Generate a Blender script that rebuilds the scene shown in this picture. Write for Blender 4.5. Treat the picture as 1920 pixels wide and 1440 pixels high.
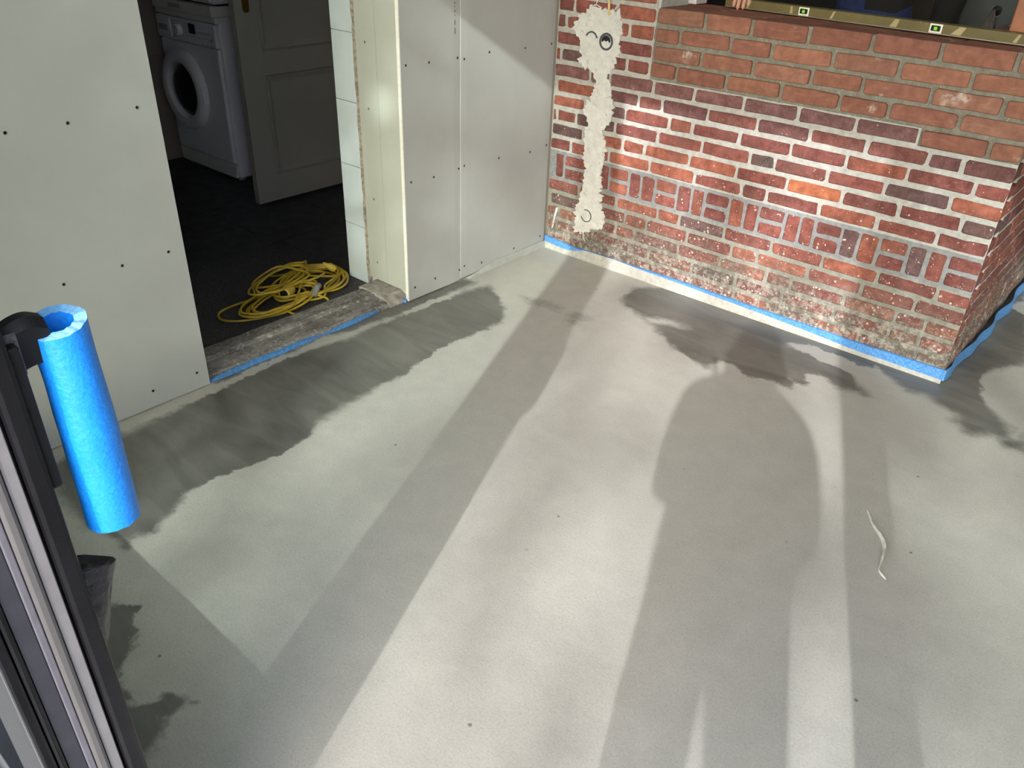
import bpy, bmesh, math, random
from mathutils import Vector, Matrix, noise
random.seed(7)
for o in list(bpy.data.objects): bpy.data.objects.remove(o)
S = bpy.context.scene
COL = S.collection

# ------------------------------------------------------------------ camera
cam_d = bpy.data.cameras.new('camera'); cam = bpy.data.objects.new('camera', cam_d); COL.objects.link(cam)
cr = Vector((0.75435, 0.655643, 0.032977)); cu = Vector((-0.362569, 0.374224, 0.853522)); cf = Vector((-0.547265, 0.655811, -0.520012))
CAM = Vector((2.257, -2.914, 1.447))
cam.matrix_world = Matrix(((cr.x, cu.x, -cf.x, CAM.x), (cr.y, cu.y, -cf.y, CAM.y), (cr.z, cu.z, -cf.z, CAM.z), (0, 0, 0, 1)))
cam_d.sensor_width = 36.0; cam_d.lens = 36.0 * 1500.3 / 1920.0; cam_d.clip_start = 0.02
S.camera = cam
# ------------------------------------------------------------------ sky, sun, exposure
SUN_TAN = 0.52; SUN_H = Vector((0.3849, -0.9230, 0.0))        # towards the sun, in plan
world = bpy.data.worlds.new('sky'); S.world = world; world.use_nodes = True
wn = world.node_tree.nodes; wl = world.node_tree.links
bg = wn['Background']; skyt = wn.new('ShaderNodeTexSky'); skyt.sky_type = 'NISHITA'; skyt.sun_disc = False
skyt.sun_elevation = math.atan(SUN_TAN); skyt.sun_rotation = math.atan2(SUN_H.x, SUN_H.y)
skyt.dust_density = 3.0; skyt.air_density = 1.0; skyt.ozone_density = 1.0
hz = wn.new('ShaderNodeMix'); hz.data_type = 'RGBA'; hz.inputs[0].default_value = 0.55
hz.inputs[7].default_value = (2.45, 2.75, 3.15, 1)
wl.new(skyt.outputs[0], hz.inputs[6]); wl.new(hz.outputs[2], bg.inputs[0]); bg.inputs[1].default_value = 1.5
sd = bpy.data.lights.new('sun', 'SUN'); sun = bpy.data.objects.new('sun', sd); COL.objects.link(sun)
sun.rotation_euler = Vector((SUN_H.x, SUN_H.y, SUN_TAN)).to_track_quat('Z', 'Y').to_euler()
sd.energy = 6.2; sd.angle = math.radians(0.6); sd.color = (1.0, 0.97, 0.935)
vs = S.view_settings; vs.view_transform = 'Standard'; vs.look = 'None'; vs.gamma = 1.0; vs.use_curve_mapping = False
vs.exposure = -0.16

# ------------------------------------------------------------------ helpers
def link(o):
    COL.objects.link(o); return o
def obj(name, verts, faces, m, parent=None, smooth=False):
    me = bpy.data.meshes.new(name); me.from_pydata([tuple(v) for v in verts], [], [tuple(f) for f in faces]); me.update()
    if m is not None: me.materials.append(m)
    if smooth:
        for p in me.polygons: p.use_smooth = True
    o = bpy.data.objects.new(name, me); link(o)
    if parent is not None: o.parent = parent
    return o
def empty(name, loc=(0, 0, 0), rz=0.0):
    o = bpy.data.objects.new(name, None); link(o); o.location = loc; o.rotation_euler = (0, 0, rz); o.empty_display_size = .1
    return o
def tag(o, label, cat, group=None):
    o['label'] = label; o['category'] = cat
    if group: o['group'] = group
    return o
def struct(o, label=None, cat=None):
    o['kind'] = 'structure'
    if label: o['label'] = label
    if cat: o['category'] = cat
    return o
class MB:
    def __init__(s): s.v = []; s.f = []
    def add(s, v, f):
        n = len(s.v); s.v += [Vector(p) for p in v]; s.f += [tuple(i + n for i in q) for q in f]; return s
    def box(s, x0, x1, y0, y1, z0, z1):
        return s.add([(x0, y0, z0), (x1, y0, z0), (x1, y1, z0), (x0, y1, z0), (x0, y0, z1), (x1, y0, z1), (x1, y1, z1), (x0, y1, z1)],
                     [(0, 3, 2, 1), (4, 5, 6, 7), (0, 1, 5, 4), (1, 2, 6, 5), (2, 3, 7, 6), (3, 0, 4, 7)])
    def bbox(s, x0, x1, y0, y1, z0, z1, b):      # bevelled box
        bm = bmesh.new(); bmesh.ops.create_cube(bm, size=1)
        for v in bm.verts: v.co = Vector(((x0 + x1) / 2 + v.co.x * (x1 - x0), (y0 + y1) / 2 + v.co.y * (y1 - y0), (z0 + z1) / 2 + v.co.z * (z1 - z0)))
        bmesh.ops.bevel(bm, geom=bm.edges[:], offset=b, segments=2, affect='EDGES', profile=.5)
        bm.verts.index_update(); s.add([v.co.copy() for v in bm.verts], [[v.index for v in f.verts] for f in bm.faces]); bm.free(); return s
    def tube(s, pts, r, n=8, closed=False, caps=True):
        pts = [Vector(p) for p in pts]; N = len(pts); rs = r if isinstance(r, (list, tuple)) else [r] * N
        up = None; base = len(s.v)
        for i, p in enumerate(pts):
            a = pts[i - 1] if (i > 0 or closed) else p; b = pts[(i + 1) % N] if (i < N - 1 or closed) else p
            t = (b - a)
            if t.length < 1e-9: t = Vector((0, 0, 1))
            t.normalize()
            if up is None: up = t.orthogonal().normalized()
            else:
                up = up - t * up.dot(t)
                up = up.normalized() if up.length > 1e-6 else t.orthogonal().normalized()
            w = t.cross(up)
            for k in range(n):
                an = 2 * math.pi * k / n; s.v.append(p + (up * math.cos(an) + w * math.sin(an)) * rs[i])
        for i in range(N if closed else N - 1):
            for k in range(n):
                a0 = base + i * n + k; a1 = base + i * n + (k + 1) % n; j = (i + 1) % N
                s.f.append((a0, a1, base + j * n + (k + 1) % n, base + j * n + k))
        if caps and not closed:
            s.f.append(tuple(base + k for k in reversed(range(n)))); s.f.append(tuple(base + (N - 1) * n + k for k in range(n)))
        return s
    def lathe(s, prof, axis_o, axis_d, n=32):     # prof: (radius, height along axis)
        d = Vector(axis_d).normalized(); o = Vector(axis_o); a = d.orthogonal().normalized(); b = d.cross(a); base = len(s.v)
        for r, h in prof:
            for k in range(n):
                an = 2 * math.pi * k / n; s.v.append(o + d * h + (a * math.cos(an) + b * math.sin(an)) * r)
        for i in range(len(prof) - 1):
            for k in range(n):
                s.f.append((base + i * n + k, base + i * n + (k + 1) % n, base + (i + 1) * n + (k + 1) % n, base + (i + 1) * n + k))
        return s
    def prism(s, poly, fn0, fn1):                 # 2D polygon to two 3D rings
        n = len(poly); base = len(s.v)
        s.v += [Vector(fn0(p)) for p in poly] + [Vector(fn1(p)) for p in poly]
        s.f.append(tuple(base + i for i in range(n))); s.f.append(tuple(base + n + i for i in reversed(range(n))))
        for i in range(n): s.f.append((base + i, base + n + i, base + n + (i + 1) % n, base + (i + 1) % n))
        return s
    def build(s, name, m, parent=None, smooth=False, fix=True):
        o = obj(name, s.v, s.f, m, parent, smooth)
        if fix:
            bm = bmesh.new(); bm.from_mesh(o.data); bmesh.ops.recalc_face_normals(bm, faces=bm.faces); bm.to_mesh(o.data); bm.free()
        if smooth:
            try: o.data.set_sharp_from_angle(angle=math.radians(40))
            except Exception: pass
        return o
def smoothpath(pts, seg=6, closed=False):
    P = [Vector(p) for p in pts]; N = len(P); out = []
    for i in range(N if closed else N - 1):
        if closed: a, b, c, d = P[i - 1], P[i], P[(i + 1) % N], P[(i + 2) % N]
        else: a, b, c, d = P[max(i - 1, 0)], P[i], P[i + 1], P[min(i + 2, N - 1)]
        for k in range(seg):
            t = k / seg
            out.append(.5 * ((2 * b) + (c - a) * t + (2 * a - 5 * b + 4 * c - d) * t * t + (3 * b - a - 3 * c + d) * t ** 3))
    if not closed: out.append(P[-1])
    return out

# ------------------------------------------------------------------ materials
MATS = {}
class NT:
    def __init__(s, name):
        s.m = bpy.data.materials.new(name); s.m.use_nodes = True; s.n = s.m.node_tree.nodes; s.l = s.m.node_tree.links
        s.b = s.n['Principled BSDF']; s.geo = s.n.new('ShaderNodeNewGeometry'); s.pos = s.geo.outputs['Position']
    def noise(s, scale, detail=3, rough=.55, vec=None, dist=0.0):
        t = s.n.new('ShaderNodeTexNoise'); t.inputs['Scale'].default_value = scale; t.inputs['Detail'].default_value = detail
        t.inputs['Roughness'].default_value = rough; t.inputs['Distortion'].default_value = dist
        s.l.new(vec if vec is not None else s.pos, t.inputs['Vector']); return t.outputs[0]
    def voro(s, scale, vec=None, rnd=1.0):
        t = s.n.new('ShaderNodeTexVoronoi'); t.inputs['Scale'].default_value = scale; t.inputs['Randomness'].default_value = rnd
        s.l.new(vec if vec is not None else s.pos, t.inputs['Vector']); return t
    def map(s, v, a, b, c=0.0, d=1.0, smooth=False):
        t = s.n.new('ShaderNodeMapRange'); t.clamp = True
        if smooth: t.interpolation_type = 'SMOOTHSTEP'
        s.l.new(v, t.inputs[0])
        for i, x in enumerate((a, b, c, d)):
            if hasattr(x, 'links'): s.l.new(x, t.inputs[1 + i])
            else: t.inputs[1 + i].default_value = x
        return t.outputs[0]
    def math(s, op, a, b=0.0):
        t = s.n.new('ShaderNodeMath'); t.operation = op
        for i, x in enumerate((a, b)):
            if isinstance(x, (int, float)): t.inputs[i].default_value = x
            else: s.l.new(x, t.inputs[i])
        return t.outputs[0]
    def mix(s, fac, a, b, blend='MIX'):
        t = s.n.new('ShaderNodeMix'); t.data_type = 'RGBA'; t.blend_type = blend
        for i, x in ((0, fac), (6, a), (7, b)):
            if isinstance(x, (int, float)): t.inputs[i].default_value = x
            elif isinstance(x, tuple): t.inputs[i].default_value = (x[0], x[1], x[2], 1)
            else: s.l.new(x, t.inputs[i])
        return t.outputs[2]
    def sep(s):
        t = s.n.new('ShaderNodeSeparateXYZ'); s.l.new(s.pos, t.inputs[0]); return t.outputs
    def stretch(s, sx, sy, sz):
        t = s.n.new('ShaderNodeMapping'); t.inputs['Scale'].default_value = (sx, sy, sz); s.l.new(s.pos, t.inputs[0]); return t.outputs[0]
    def col(s, c):
        if isinstance(c, tuple): s.b.inputs['Base Color'].default_value = (c[0], c[1], c[2], 1)
        else: s.l.new(c, s.b.inputs['Base Color'])
    def rough(s, r):
        if isinstance(r, (int, float)): s.b.inputs['Roughness'].default_value = r
        else: s.l.new(r, s.b.inputs['Roughness'])
    def bump(s, h, strength=.3, dist=.005):
        t = s.n.new('ShaderNodeBump'); t.inputs['Strength'].default_value = strength; t.inputs['Distance'].default_value = dist
        s.l.new(h, t.inputs['Height']); s.l.new(t.outputs[0], s.b.inputs['Normal'])
def M(name, c, rough=.6, var=.12, scale=12, bump=0.0, bscale=60, metal=0.0, spec=None, c2=None):
    if name in MATS: return MATS[name]
    t = NT(name)
    if var or c2:
        lo = tuple(x * (1 - var) for x in c); hi = c2 if c2 else tuple(min(1, x * (1 + var)) for x in c)
        t.col(t.mix(t.map(t.noise(scale), .3, .7), lo, hi))
    else: t.col(c)
    t.rough(rough); t.b.inputs['Metallic'].default_value = metal
    if spec is not None: t.b.inputs['Specular IOR Level'].default_value = spec
    if bump: t.bump(t.noise(bscale, 4), bump, .004)
    MATS[name] = t.m; return t.m

# ---- screed: dried pale areas and damp dark areas (signed distance stored per vertex)
def mat_screed():
    t = NT('screed'); at = t.n.new('ShaderNodeAttribute'); at.attribute_name = 'damp'
    at2 = t.n.new('ShaderNodeAttribute'); at2.attribute_name = 'smudge'
    e = t.math('ADD', at.outputs['Fac'], t.math('ADD', t.math('MULTIPLY', t.math('SUBTRACT', t.noise(22, 6, .65), .5), .07), t.math('MULTIPLY', t.math('SUBTRACT', t.noise(6.5, 2, .5, None, 1.5), .5), .045)))
    soft = t.map(t.noise(1.6, 2), .4, .62, .004, .032)
    neg = t.math('MULTIPLY', soft, -1.0)
    damp = t.map(e, neg, soft, 0, 1, True)
    big = t.noise(1.7, 4, .6, None, .6); fine = t.noise(190, 4, .75); mid = t.noise(11, 6, .7, None, .3)
    dry = t.mix(t.map(mid, .32, .7), (.375, .37, .35), (.445, .438, .415))
    dry = t.mix(t.map(big, .35, .65, 0, .35), dry, (.365, .37, .345))
    dry = t.mix(t.map(fine, .52, .68, 0, .5), dry, (.24, .235, .215)); dry = t.mix(t.map(fine, .46, .34, 0, .35), dry, (.56, .55, .52))
    wetc = t.mix(t.map(t.noise(5, 4, .6, t.stretch(.6, 2.2, 1), .8), .35, .7), (.105, .105, .098), (.170, .168, .157))
    damp2 = t.math('MAXIMUM', damp, t.math('MULTIPLY', t.map(t.math('ADD', at2.outputs['Fac'], t.math('MULTIPLY', t.math('SUBTRACT', t.noise(40, 5, .7), .5), .10)), -.02, .025), .55))
    c = t.mix(damp2, dry, wetc)
    sp = t.voro(55); spk = t.map(sp.outputs['Distance'], .05, .10, 1, 0)
    spr = t.map(t.noise(55 / 3.1, 0), .66, .70)
    c = t.mix(t.math('MULTIPLY', t.math('MULTIPLY', spk, spr), .5), c, (.62, .61, .58))
    pit = t.voro(9); pk = t.map(pit.outputs['Distance'], .032, .046, 1, 0); pr = t.map(t.noise(4.1, 1), .46, .52)
    pk = t.math('MULTIPLY', pk, pr)
    c = t.mix(t.math('MULTIPLY', pk, .75), c, (.09, .085, .08))
    t.col(c); t.rough(t.map(damp, 0, 1, .58, .34)); t.b.inputs['Specular IOR Level'].default_value = .4
    h = t.math('ADD', t.math('MULTIPLY', t.noise(95, 3, .6), .35), t.math('MULTIPLY', t.noise(14, 3), .3))
    h = t.math('SUBTRACT', h, t.math('MULTIPLY', pk, 1.2))
    t.bump(h, .16, .006); return t.m
# ---- brick: the brick's own colour from the object colour, spatter and grime by place on the wall
def mat_brick(name, new):
    t = NT(name); oi = t.n.new('ShaderNodeObjectInfo'); base = oi.outputs['Color']; xyz = t.sep()
    n1 = t.noise(26, 5, .65); c = t.mix(t.map(n1, .25, .78, .62, 1.25), (0, 0, 0), base) if False else base
    q_ = (.80, .78, .78) if new else (.66, .62, .62); w_ = (1.12, 1.13, 1.12) if new else (1.22, 1.24, 1.22)
    dk = t.mix(1.0, base, q_, 'MULTIPLY'); lt = t.mix(1.0, base, w_, 'MULTIPLY')
    c = t.mix(t.map(n1, .38, .66), dk, lt)
    if new:
        st = t.noise(20, 4, .6, t.stretch(.5, 1, 2.2), 1.0); c = t.mix(t.map(st, .55, .75, 0, .35), c, (.38, .22, .155))
        wh = t.math('MULTIPLY', t.map(t.noise(9, 2), .64, .70), t.map(t.noise(70, 4, .7), .42, .58)); c = t.mix(t.math('MULTIPLY', wh, .6), c, (.55, .50, .46))
    else:
        bl = t.noise(8.5, 3, .6); c = t.mix(t.map(bl, .52, .68, 0, .6), c, (.115, .062, .056))
        gr = t.noise(130, 2, .6); c = t.mix(t.map(gr, .60, .70, 0, .35), c, (.38, .19, .14))
        # paint spatter, denser towards the floor
        dens = t.map(xyz[2], .05, .75, 1.0, 0.0)
        v1 = t.voro(60); d1 = t.map(v1.outputs['Distance'], t.map(dens, 0, 1, .10, .26), t.map(dens, 0, 1, .16, .34), 1, 0)
        s1 = t.math('MULTIPLY', d1, t.map(t.noise(21, 2), t.map(dens, 0, 1, .68, .47), t.map(dens, 0, 1, .72, .53)))
        v2 = t.voro(130); d2 = t.math('MULTIPLY', t.map(v2.outputs['Distance'], .16, .26, 1, 0), t.map(t.noise(40, 2), t.map(dens, 0, 1, .66, .45), t.map(dens, 0, 1, .70, .52)))
        c = t.mix(t.math('MULTIPLY', t.math('MAXIMUM', s1, d2), .8), c, (.68, .64, .60))
        c = grime(t, c, xyz)
    t.col(c); t.rough(.88); t.b.inputs['Specular IOR Level'].default_value = .25
    t.bump(t.noise(75 if not new else 120, 5, .65), .55 if not new else .3, .005); return t.m
def grime(t, c, xyz):
    low = t.map(xyz[2], .06, .36, 1, 0, True)
    g = t.math('MULTIPLY', low, t.map(t.noise(7, 5, .7), .38, .56))
    c = t.mix(t.math('MULTIPLY', g, .8), c, (.105, .10, .085))
    w = t.math('MULTIPLY', t.map(xyz[2], .05, .30, 1, 0, True), t.map(t.noise(34, 5, .75), .47, .62))
    return t.mix(t.math('MULTIPLY', w, .65), c, (.47, .44, .41))
def mat_mortar(name, c, var=.2, bump=.5):
    t = NT(name); xyz = t.sep(); n = t.noise(45, 5, .65)
    k = t.mix(t.map(n, .3, .7), tuple(x * (1 - var) for x in c), tuple(min(1, x * (1 + var)) for x in c))
    v2 = t.voro(120); d2 = t.math('MULTIPLY', t.map(v2.outputs['Distance'], .14, .22, 1, 0), t.map(t.noise(33, 2), .55, .62)); k = t.mix(t.math('MULTIPLY', d2, .6), k, (.66, .64, .6))
    k = grime(t, k, xyz); t.col(k); t.rough(.95); t.b.inputs['Specular IOR Level'].default_value = .2; t.bump(t.noise(110, 4, .65), bump, .005); return t.m
def mat_board(name, c):
    t = NT(name); k = t.mix(t.map(t.noise(3.2, 4, .6), .35, .65), tuple(x * .95 for x in c), tuple(x * 1.04 for x in c))
    k = t.mix(t.map(t.noise(170, 2), .66, .74, 0, .10), k, (.30, .30, .29))
    sc = t.math('MULTIPLY', t.map(t.voro(6).outputs['Distance'], .03, .05, 1, 0), t.map(t.noise(3.3, 1), .58, .62)); k = t.mix(t.math('MULTIPLY', sc, .4), k, (.22, .22, .21))
    t.col(k); t.rough(.9); t.b.inputs['Specular IOR Level'].default_value = .2; t.bump(t.noise(260, 2), .05, .002); return t.m
def mat_glass(name, tint, refl=.06):
    t = NT(name); tr = t.n.new('ShaderNodeBsdfTransparent'); tr.inputs[0].default_value = (*tint, 1)
    gl = t.n.new('ShaderNodeBsdfGlossy'); gl.inputs['Roughness'].default_value = .02; gl.inputs[0].default_value = (.9, .95, .92, 1)
    mx = t.n.new('ShaderNodeMixShader'); fr = t.n.new('ShaderNodeFresnel'); fr.inputs[0].default_value = 1.4
    t.l.new(fr.outputs[0], mx.inputs[0]); t.l.new(tr.outputs[0], mx.inputs[1]); t.l.new(gl.outputs[0], mx.inputs[2])
    t.l.new(mx.outputs[0], t.n['Material Output'].inputs[0]); return t.m
m_screed = mat_screed(); m_old = mat_brick('old_brick', False); m_new = mat_brick('new_brick', True)
m_mort = mat_mortar('pale_pointing', (.37, .372, .366)); m_mortblue = mat_mortar('blue_grey_pointing', (.215, .225, .24)); m_mortnew = mat_mortar('fresh_mortar', (.20, .195, .165), .25, .9)
m_mortlow = mat_mortar('grimy_pointing', (.245, .245, .225))
m_board = mat_board('plasterboard_paper', (.40, .412, .424)); m_boardg = mat_board('reveal_board_paper', (.44, .465, .435))
m_core = M('gypsum', (.80, .80, .78), .9, .06, 80, .3, 200)
m_wallpl = M('wall_plaster', (.55, .53, .49), .9, .1, 5, .2)
m_ceil = M('ceiling_paint', (.78, .77, .74), .9, .03)
m_tileW = M('white_wall_tile', (.57, .65, .71), .22, .05, 6)
m_rough = M('broken_plaster', (.30, .26, .215), .95, .5, 60, 1.0, 90)
m_grout = M('grout', (.40, .41, .42), .9, .1)
m_ftile = M('dark_floor_tile', (.040, .042, .048), .5, .45, 14, .2, 80, spec=.35)
m_fgrout = M('dark_grout', (.06, .06, .06), .9)
m_bwall = M('beige_wall_tile', (.22, .20, .185), .4, .06, 4)
m_door = M('door_paint', (.30, .295, .28), .5, .05, 3, spec=.35)
m_white = M('appliance_white', (.66, .67, .74), .35, .02, 3)
m_cream = M('appliance_cream', (.60, .61, .60), .45, .03, 3)
m_dark = M('dark_display', (.01, .01, .015), .2, 0)
m_btn = M('panel_grey', (.30, .31, .35), .5, 0)
m_brass = M('aged_brass', (.42, .28, .08), .35, .2, 20, metal=.9)
m_black = M('black_profile', (.005, .005, .007), .30, .3, 20, .1, 140, spec=.3)
m_blackm = M('black_plastic', (.006, .006, .008), .5, .3, 30, .3, 40, spec=.3)
m_yel = M('yellow_cable', (.46, .32, .03), .45, .25, 20)
m_cuff = M('yellow_rubber', (.52, .37, .05), .6, .15, 30)
m_pvc = M('conduit_pvc', (.58, .45, .22), .5, .1, 20)
m_wood = M('orange_stained_wood', (.27, .098, .045), .5, .2, 14, .15, 40)
m_stone = None

# ------------------------------------------------------------------ floor of the room
DA=[(0.055,-1.818),(0.041,-1.676),(0.037,-1.518),(0.047,-1.384),(0.072,-1.254),(0.062,-1.140),(0.074,-0.984),(0.082,-0.873),(0.093,-0.664),(0.117,-0.539),(0.223,-0.587),(0.324,-0.667),(0.403,-0.758),(0.382,-0.875),(0.370,-1.009),(0.392,-1.171),(0.416,-1.297),(0.417,-1.444),(0.443,-1.602),(0.443,-1.688),(0.485,-1.750),(0.496,-1.799),(0.501,-1.870),(0.478,-1.965),(0.466,-2.045),(0.466,-2.096),(0.476,-2.167),(0.526,-2.258),(0.549,-2.307),(0.534,-2.350),(0.563,-2.390),(0.499,-2.382),(0.395,-2.409),(0.225,-2.404),(0.079,-2.378),(0.062,-2.287),(0.071,-2.146),(0.064,-1.967)]
DA2=[(-0.066,-1.765),(-0.085,-1.636),(-0.098,-1.469),(-0.109,-1.265),(-0.079,-1.047),(0.002,-0.903),(0.001,-0.795),(0.005,-0.573),(0.049,-0.568),(0.034,-0.827),(0.044,-1.014),(0.027,-1.110),(0.009,-1.255),(-0.027,-1.327),(-0.008,-1.439),(-0.017,-1.571),(-0.001,-1.712),(-0.008,-1.769)]
DB=[(0.692,-2.502),(0.740,-2.475),(0.768,-2.454),(0.779,-2.488),(0.836,-2.477),(0.853,-2.514),(0.871,-2.517),(0.882,-2.547),(0.912,-2.585),(0.939,-2.570),(0.992,-2.602),(1.021,-2.554),(1.020,-2.541),(1.094,-2.500),(1.081,-2.563),(1.130,-2.607),(1.139,-2.660),(1.042,-2.717),(0.858,-2.689),(0.666,-2.571)]
DC=[(0.584,-0.094),(0.610,-0.237),(0.663,-0.294),(0.753,-0.310),(0.865,-0.366),(0.994,-0.456),(1.077,-0.479),(1.172,-0.508),(1.177,-0.438),(1.217,-0.410),(1.306,-0.458),(1.374,-0.428),(1.463,-0.423),(1.438,-0.366),(1.491,-0.365),(1.451,-0.291),(1.501,-0.257),(1.587,-0.298),(1.633,-0.293),(1.681,-0.281),(1.612,-0.213),(1.590,-0.182),(1.524,-0.165),(1.422,-0.142),(1.326,-0.142),(1.306,-0.108),(1.379,-0.066),(1.507,-0.070),(1.575,-0.088),(1.638,-0.044),(1.695,-0.096),(1.772,-0.159),(1.827,-0.130),(1.940,-0.186),(1.948,-0.246),(2.022,-0.294),(2.076,-0.231),(2.120,-0.283),(2.178,-0.267),(2.154,-0.156),(2.075,-0.124),(1.996,-0.040),(1.958,0.021),(1.957,0.096),(1.930,0.159),(1.966,0.265),(2.041,0.382),(1.938,0.867),(1.859,0.897),(1.899,1.051),(1.802,1.510),(1.814,0.998),(1.846,0.051),(1.589,0.039),(1.291,0.035),(0.892,0.015),(0.674,-0.019)]
LT1=[(0.751,-0.326),(0.803,-0.288),(0.877,-0.256),(0.965,-0.287),(0.891,-0.308),(0.840,-0.346),(0.948,-0.441),(0.837,-0.361)]
LT2=[(2.096,-0.147),(2.140,-0.127),(2.159,-0.213),(2.120,-0.217)]
DD1=[(0.292,-0.518),(0.352,-0.495),(0.409,-0.476),(0.489,-0.488),(0.503,-0.524),(0.425,-0.531),(0.368,-0.567)]
DD2=[(0.542,-0.520),(0.558,-0.469),(0.635,-0.482),(0.618,-0.532),(0.600,-0.596)]
import numpy as np
def sdf(poly, X, Y):            # positive inside
    n = len(poly); d = np.full(X.shape, 1e9); ins = np.zeros(X.shape, bool)
    for i in range(n):
        ax, ay = poly[i]; bx, by = poly[(i + 1) % n]; ex, ey = bx - ax, by - ay
        t = np.clip(((X - ax) * ex + (Y - ay) * ey) / (ex * ex + ey * ey + 1e-12), 0, 1)
        d = np.minimum(d, np.hypot(X - ax - t * ex, Y - ay - t * ey))
        c = ((ay > Y) != (by > Y)); xi = (bx - ax) * (Y - ay) / ((by - ay) if abs(by - ay) > 1e-12 else 1e-12) + ax
        ins ^= c & (X < xi)
    return np.where(ins, d, -d)
def grid_floor():
    gx = np.concatenate([np.linspace(-.02, 2.7, 206), np.linspace(2.8, 4.6, 10)]); gy = np.concatenate([np.linspace(-2.95, 1.0, 300), np.linspace(1.1, 3.0, 12)])
    X, Y = np.meshgrid(gx, gy); X = X.ravel(); Y = Y.ravel(); nx = len(gx); ny = len(gy)
    v = [(x, y, 0.0) for x, y in zip(X, Y)]
    f = [(j * nx + i, j * nx + i + 1, (j + 1) * nx + i + 1, (j + 1) * nx + i) for j in range(ny - 1) for i in range(nx - 1)]
    o = obj('floor', v, f, m_screed)
    d = np.maximum.reduce([sdf(p, X, Y) for p in (DA, DB, DC)] + [sdf(DA2, X, Y) + .016])
    d = np.minimum(d, -np.maximum(sdf(LT1, X, Y), sdf(LT2, X, Y)) + .004)
    d2 = np.maximum(sdf(DD1, X, Y), sdf(DD2, X, Y))
    for nm, a in (('damp', np.clip(d, -.3, .3)), ('smudge', np.clip(d2, -.3, .3))):
        at = o.data.attributes.new(nm, 'FLOAT', 'POINT'); at.data.foreach_set('value', a.astype(np.float32))
    return struct(o)
floor = grid_floor()
# slab under the screed, and under the utility room
struct(MB().box(-.02, 4.6, -2.95, 3.0, -.12, -.004).build('floor_slab', m_wallpl))

# thin curled skin of dried slurry on the screed
cp = smoothpath([(1.905,-.908,.0),(1.939,-.962,.0),(1.975,-1.002,.0),(1.995,-1.040,.0),(2.005,-1.086,.0),(2.017,-1.132,.0),(2.040,-1.150,0)], 5)
mb = MB(); n = len(cp)
vv = []
for i, p in enumerate(cp):
    t = i / (n - 1); h = .012 * math.sin(math.pi * t) * (.7 + .5 * noise.noise(p * 60)) + .001
    wq = (.5 + .5 * noise.noise(p * 40)) * (.35 + .65 * math.sin(math.pi * t)); vv += [(p.x, p.y, .0008), (p.x + .003 * wq, p.y + .002 * wq, h), (p.x + .009 * wq, p.y + .005 * wq, h * 1.05 + .001), (p.x + .013 * wq, p.y + .006 * wq, .0008)]
mb.add(vv, [(i * 4 + k, (i + 1) * 4 + k, (i + 1) * 4 + k + 1, i * 4 + k + 1) for i in range(n - 1) for k in range(3)])
tag(mb.build('slurry_flake', M('dried_slurry', (.62, .61, .57), .5, .15, 40, .3), smooth=True), 'thin curled pale flake of dried slurry on the screed floor', 'flake')

# ------------------------------------------------------------------ left wall: boards on a masonry wall with the doorway
wl_root = struct(empty('wall_left'))
DY0, DY1 = -1.805, -.897      # doorway
mb = MB(); mb.box(-.36, -.0135, -2.95, DY0 - .013, 0, 2.6); mb.box(-.24, -.0135, DY1 + .0135, .35, 0, 2.6); mb.box(-.36, -.0135, DY0 - .013, DY1 + .0135, 2.1, 2.6)
mb.build('masonry', m_wallpl, wl_root)
def board_piece(y0, y1, z0, z1, taperL=False, taperR=False, parent=wl_root, nick=None):
    # paper-faced board 12.5 mm thick, tapered long edges
    ys = [y0] + ([y0 + .035] if taperL else []) + ([y1 - .035] if taperR else []) + [y1]
    xs = [-.0015 if taperL else 0.0] + ([0.0] if taperL else []) + ([0.0] if taperR else []) + [-.0015 if taperR else 0.0]
    mb = MB(); n = len(ys); zs = [z0, z1]
    for z in zs:
        for x, y in zip(xs, ys): mb.v.append(Vector((x, y, z)))
        for x, y in zip(xs, ys): mb.v.append(Vector((-.0125, y, z)))
    W = 2 * n
    for i in range(n - 1):
        mb.f += [(i, i + 1, W + i + 1, W + i), (n + i, W + n + i, W + n + i + 1, n + i + 1), (i, n + i, n + i + 1, i + 1), (W + i, W + i + 1, W + n + i + 1, W + n + i)]
    mb.f += [(0, W, W + n, n), (n - 1, n + n - 1, W + 2 * n - 1, W + n - 1)]
    o = mb.build('plasterboard', m_board, parent); o.data.materials.append(m_core)
    for p in o.data.polygons:
        if abs(p.normal.x) < .5: p.material_index = 1
    return o
bL2 = board_piece(-2.95, -2.362, .004, 2.6, False, True)
bL = board_piece(-2.358, DY0, .004, 2.6, True, False)
bM = board_piece(DY1, -.5895, .004, 2.6, False, True)
bR = board_piece(-.5865, -.012, .012, 2.6, True, True)
bH = board_piece(DY0, DY1, 2.1, 2.6)
for i_, (z_, l_) in enumerate(((1.112, .006), (1.098, .003), (1.086, .008), (1.070, .004), (1.052, .016), (1.026, .022))):
    MB().box(-.0002, .0004, -.6195, -.6165, z_ - l_, z_).build('printed_mark', M('print_ink', (.05, .05, .05), .8, 0), bM)
# reveal boards (facing the camera side of the opening)
def reveal(x0, x1, m):
    o = MB().box(x0, x1, DY1, DY1 + .0125, .045, 2.1).build('plasterboard', m, wl_root); return o
rv1 = reveal(-.1245, -.0002, m_boardg); rv2 = reveal(-.236, -.1258, m_boardg)
MB().box(-.236, 0, DY0, DY1, 2.088, 2.1).build('plasterboard', m_boardg, wl_root)
MB().bbox(-.0126, .0012, DY1 - .0015, DY1 + .004, .004, 2.1, .0008).build('cut_edge', m_core, wl_root)
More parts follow.
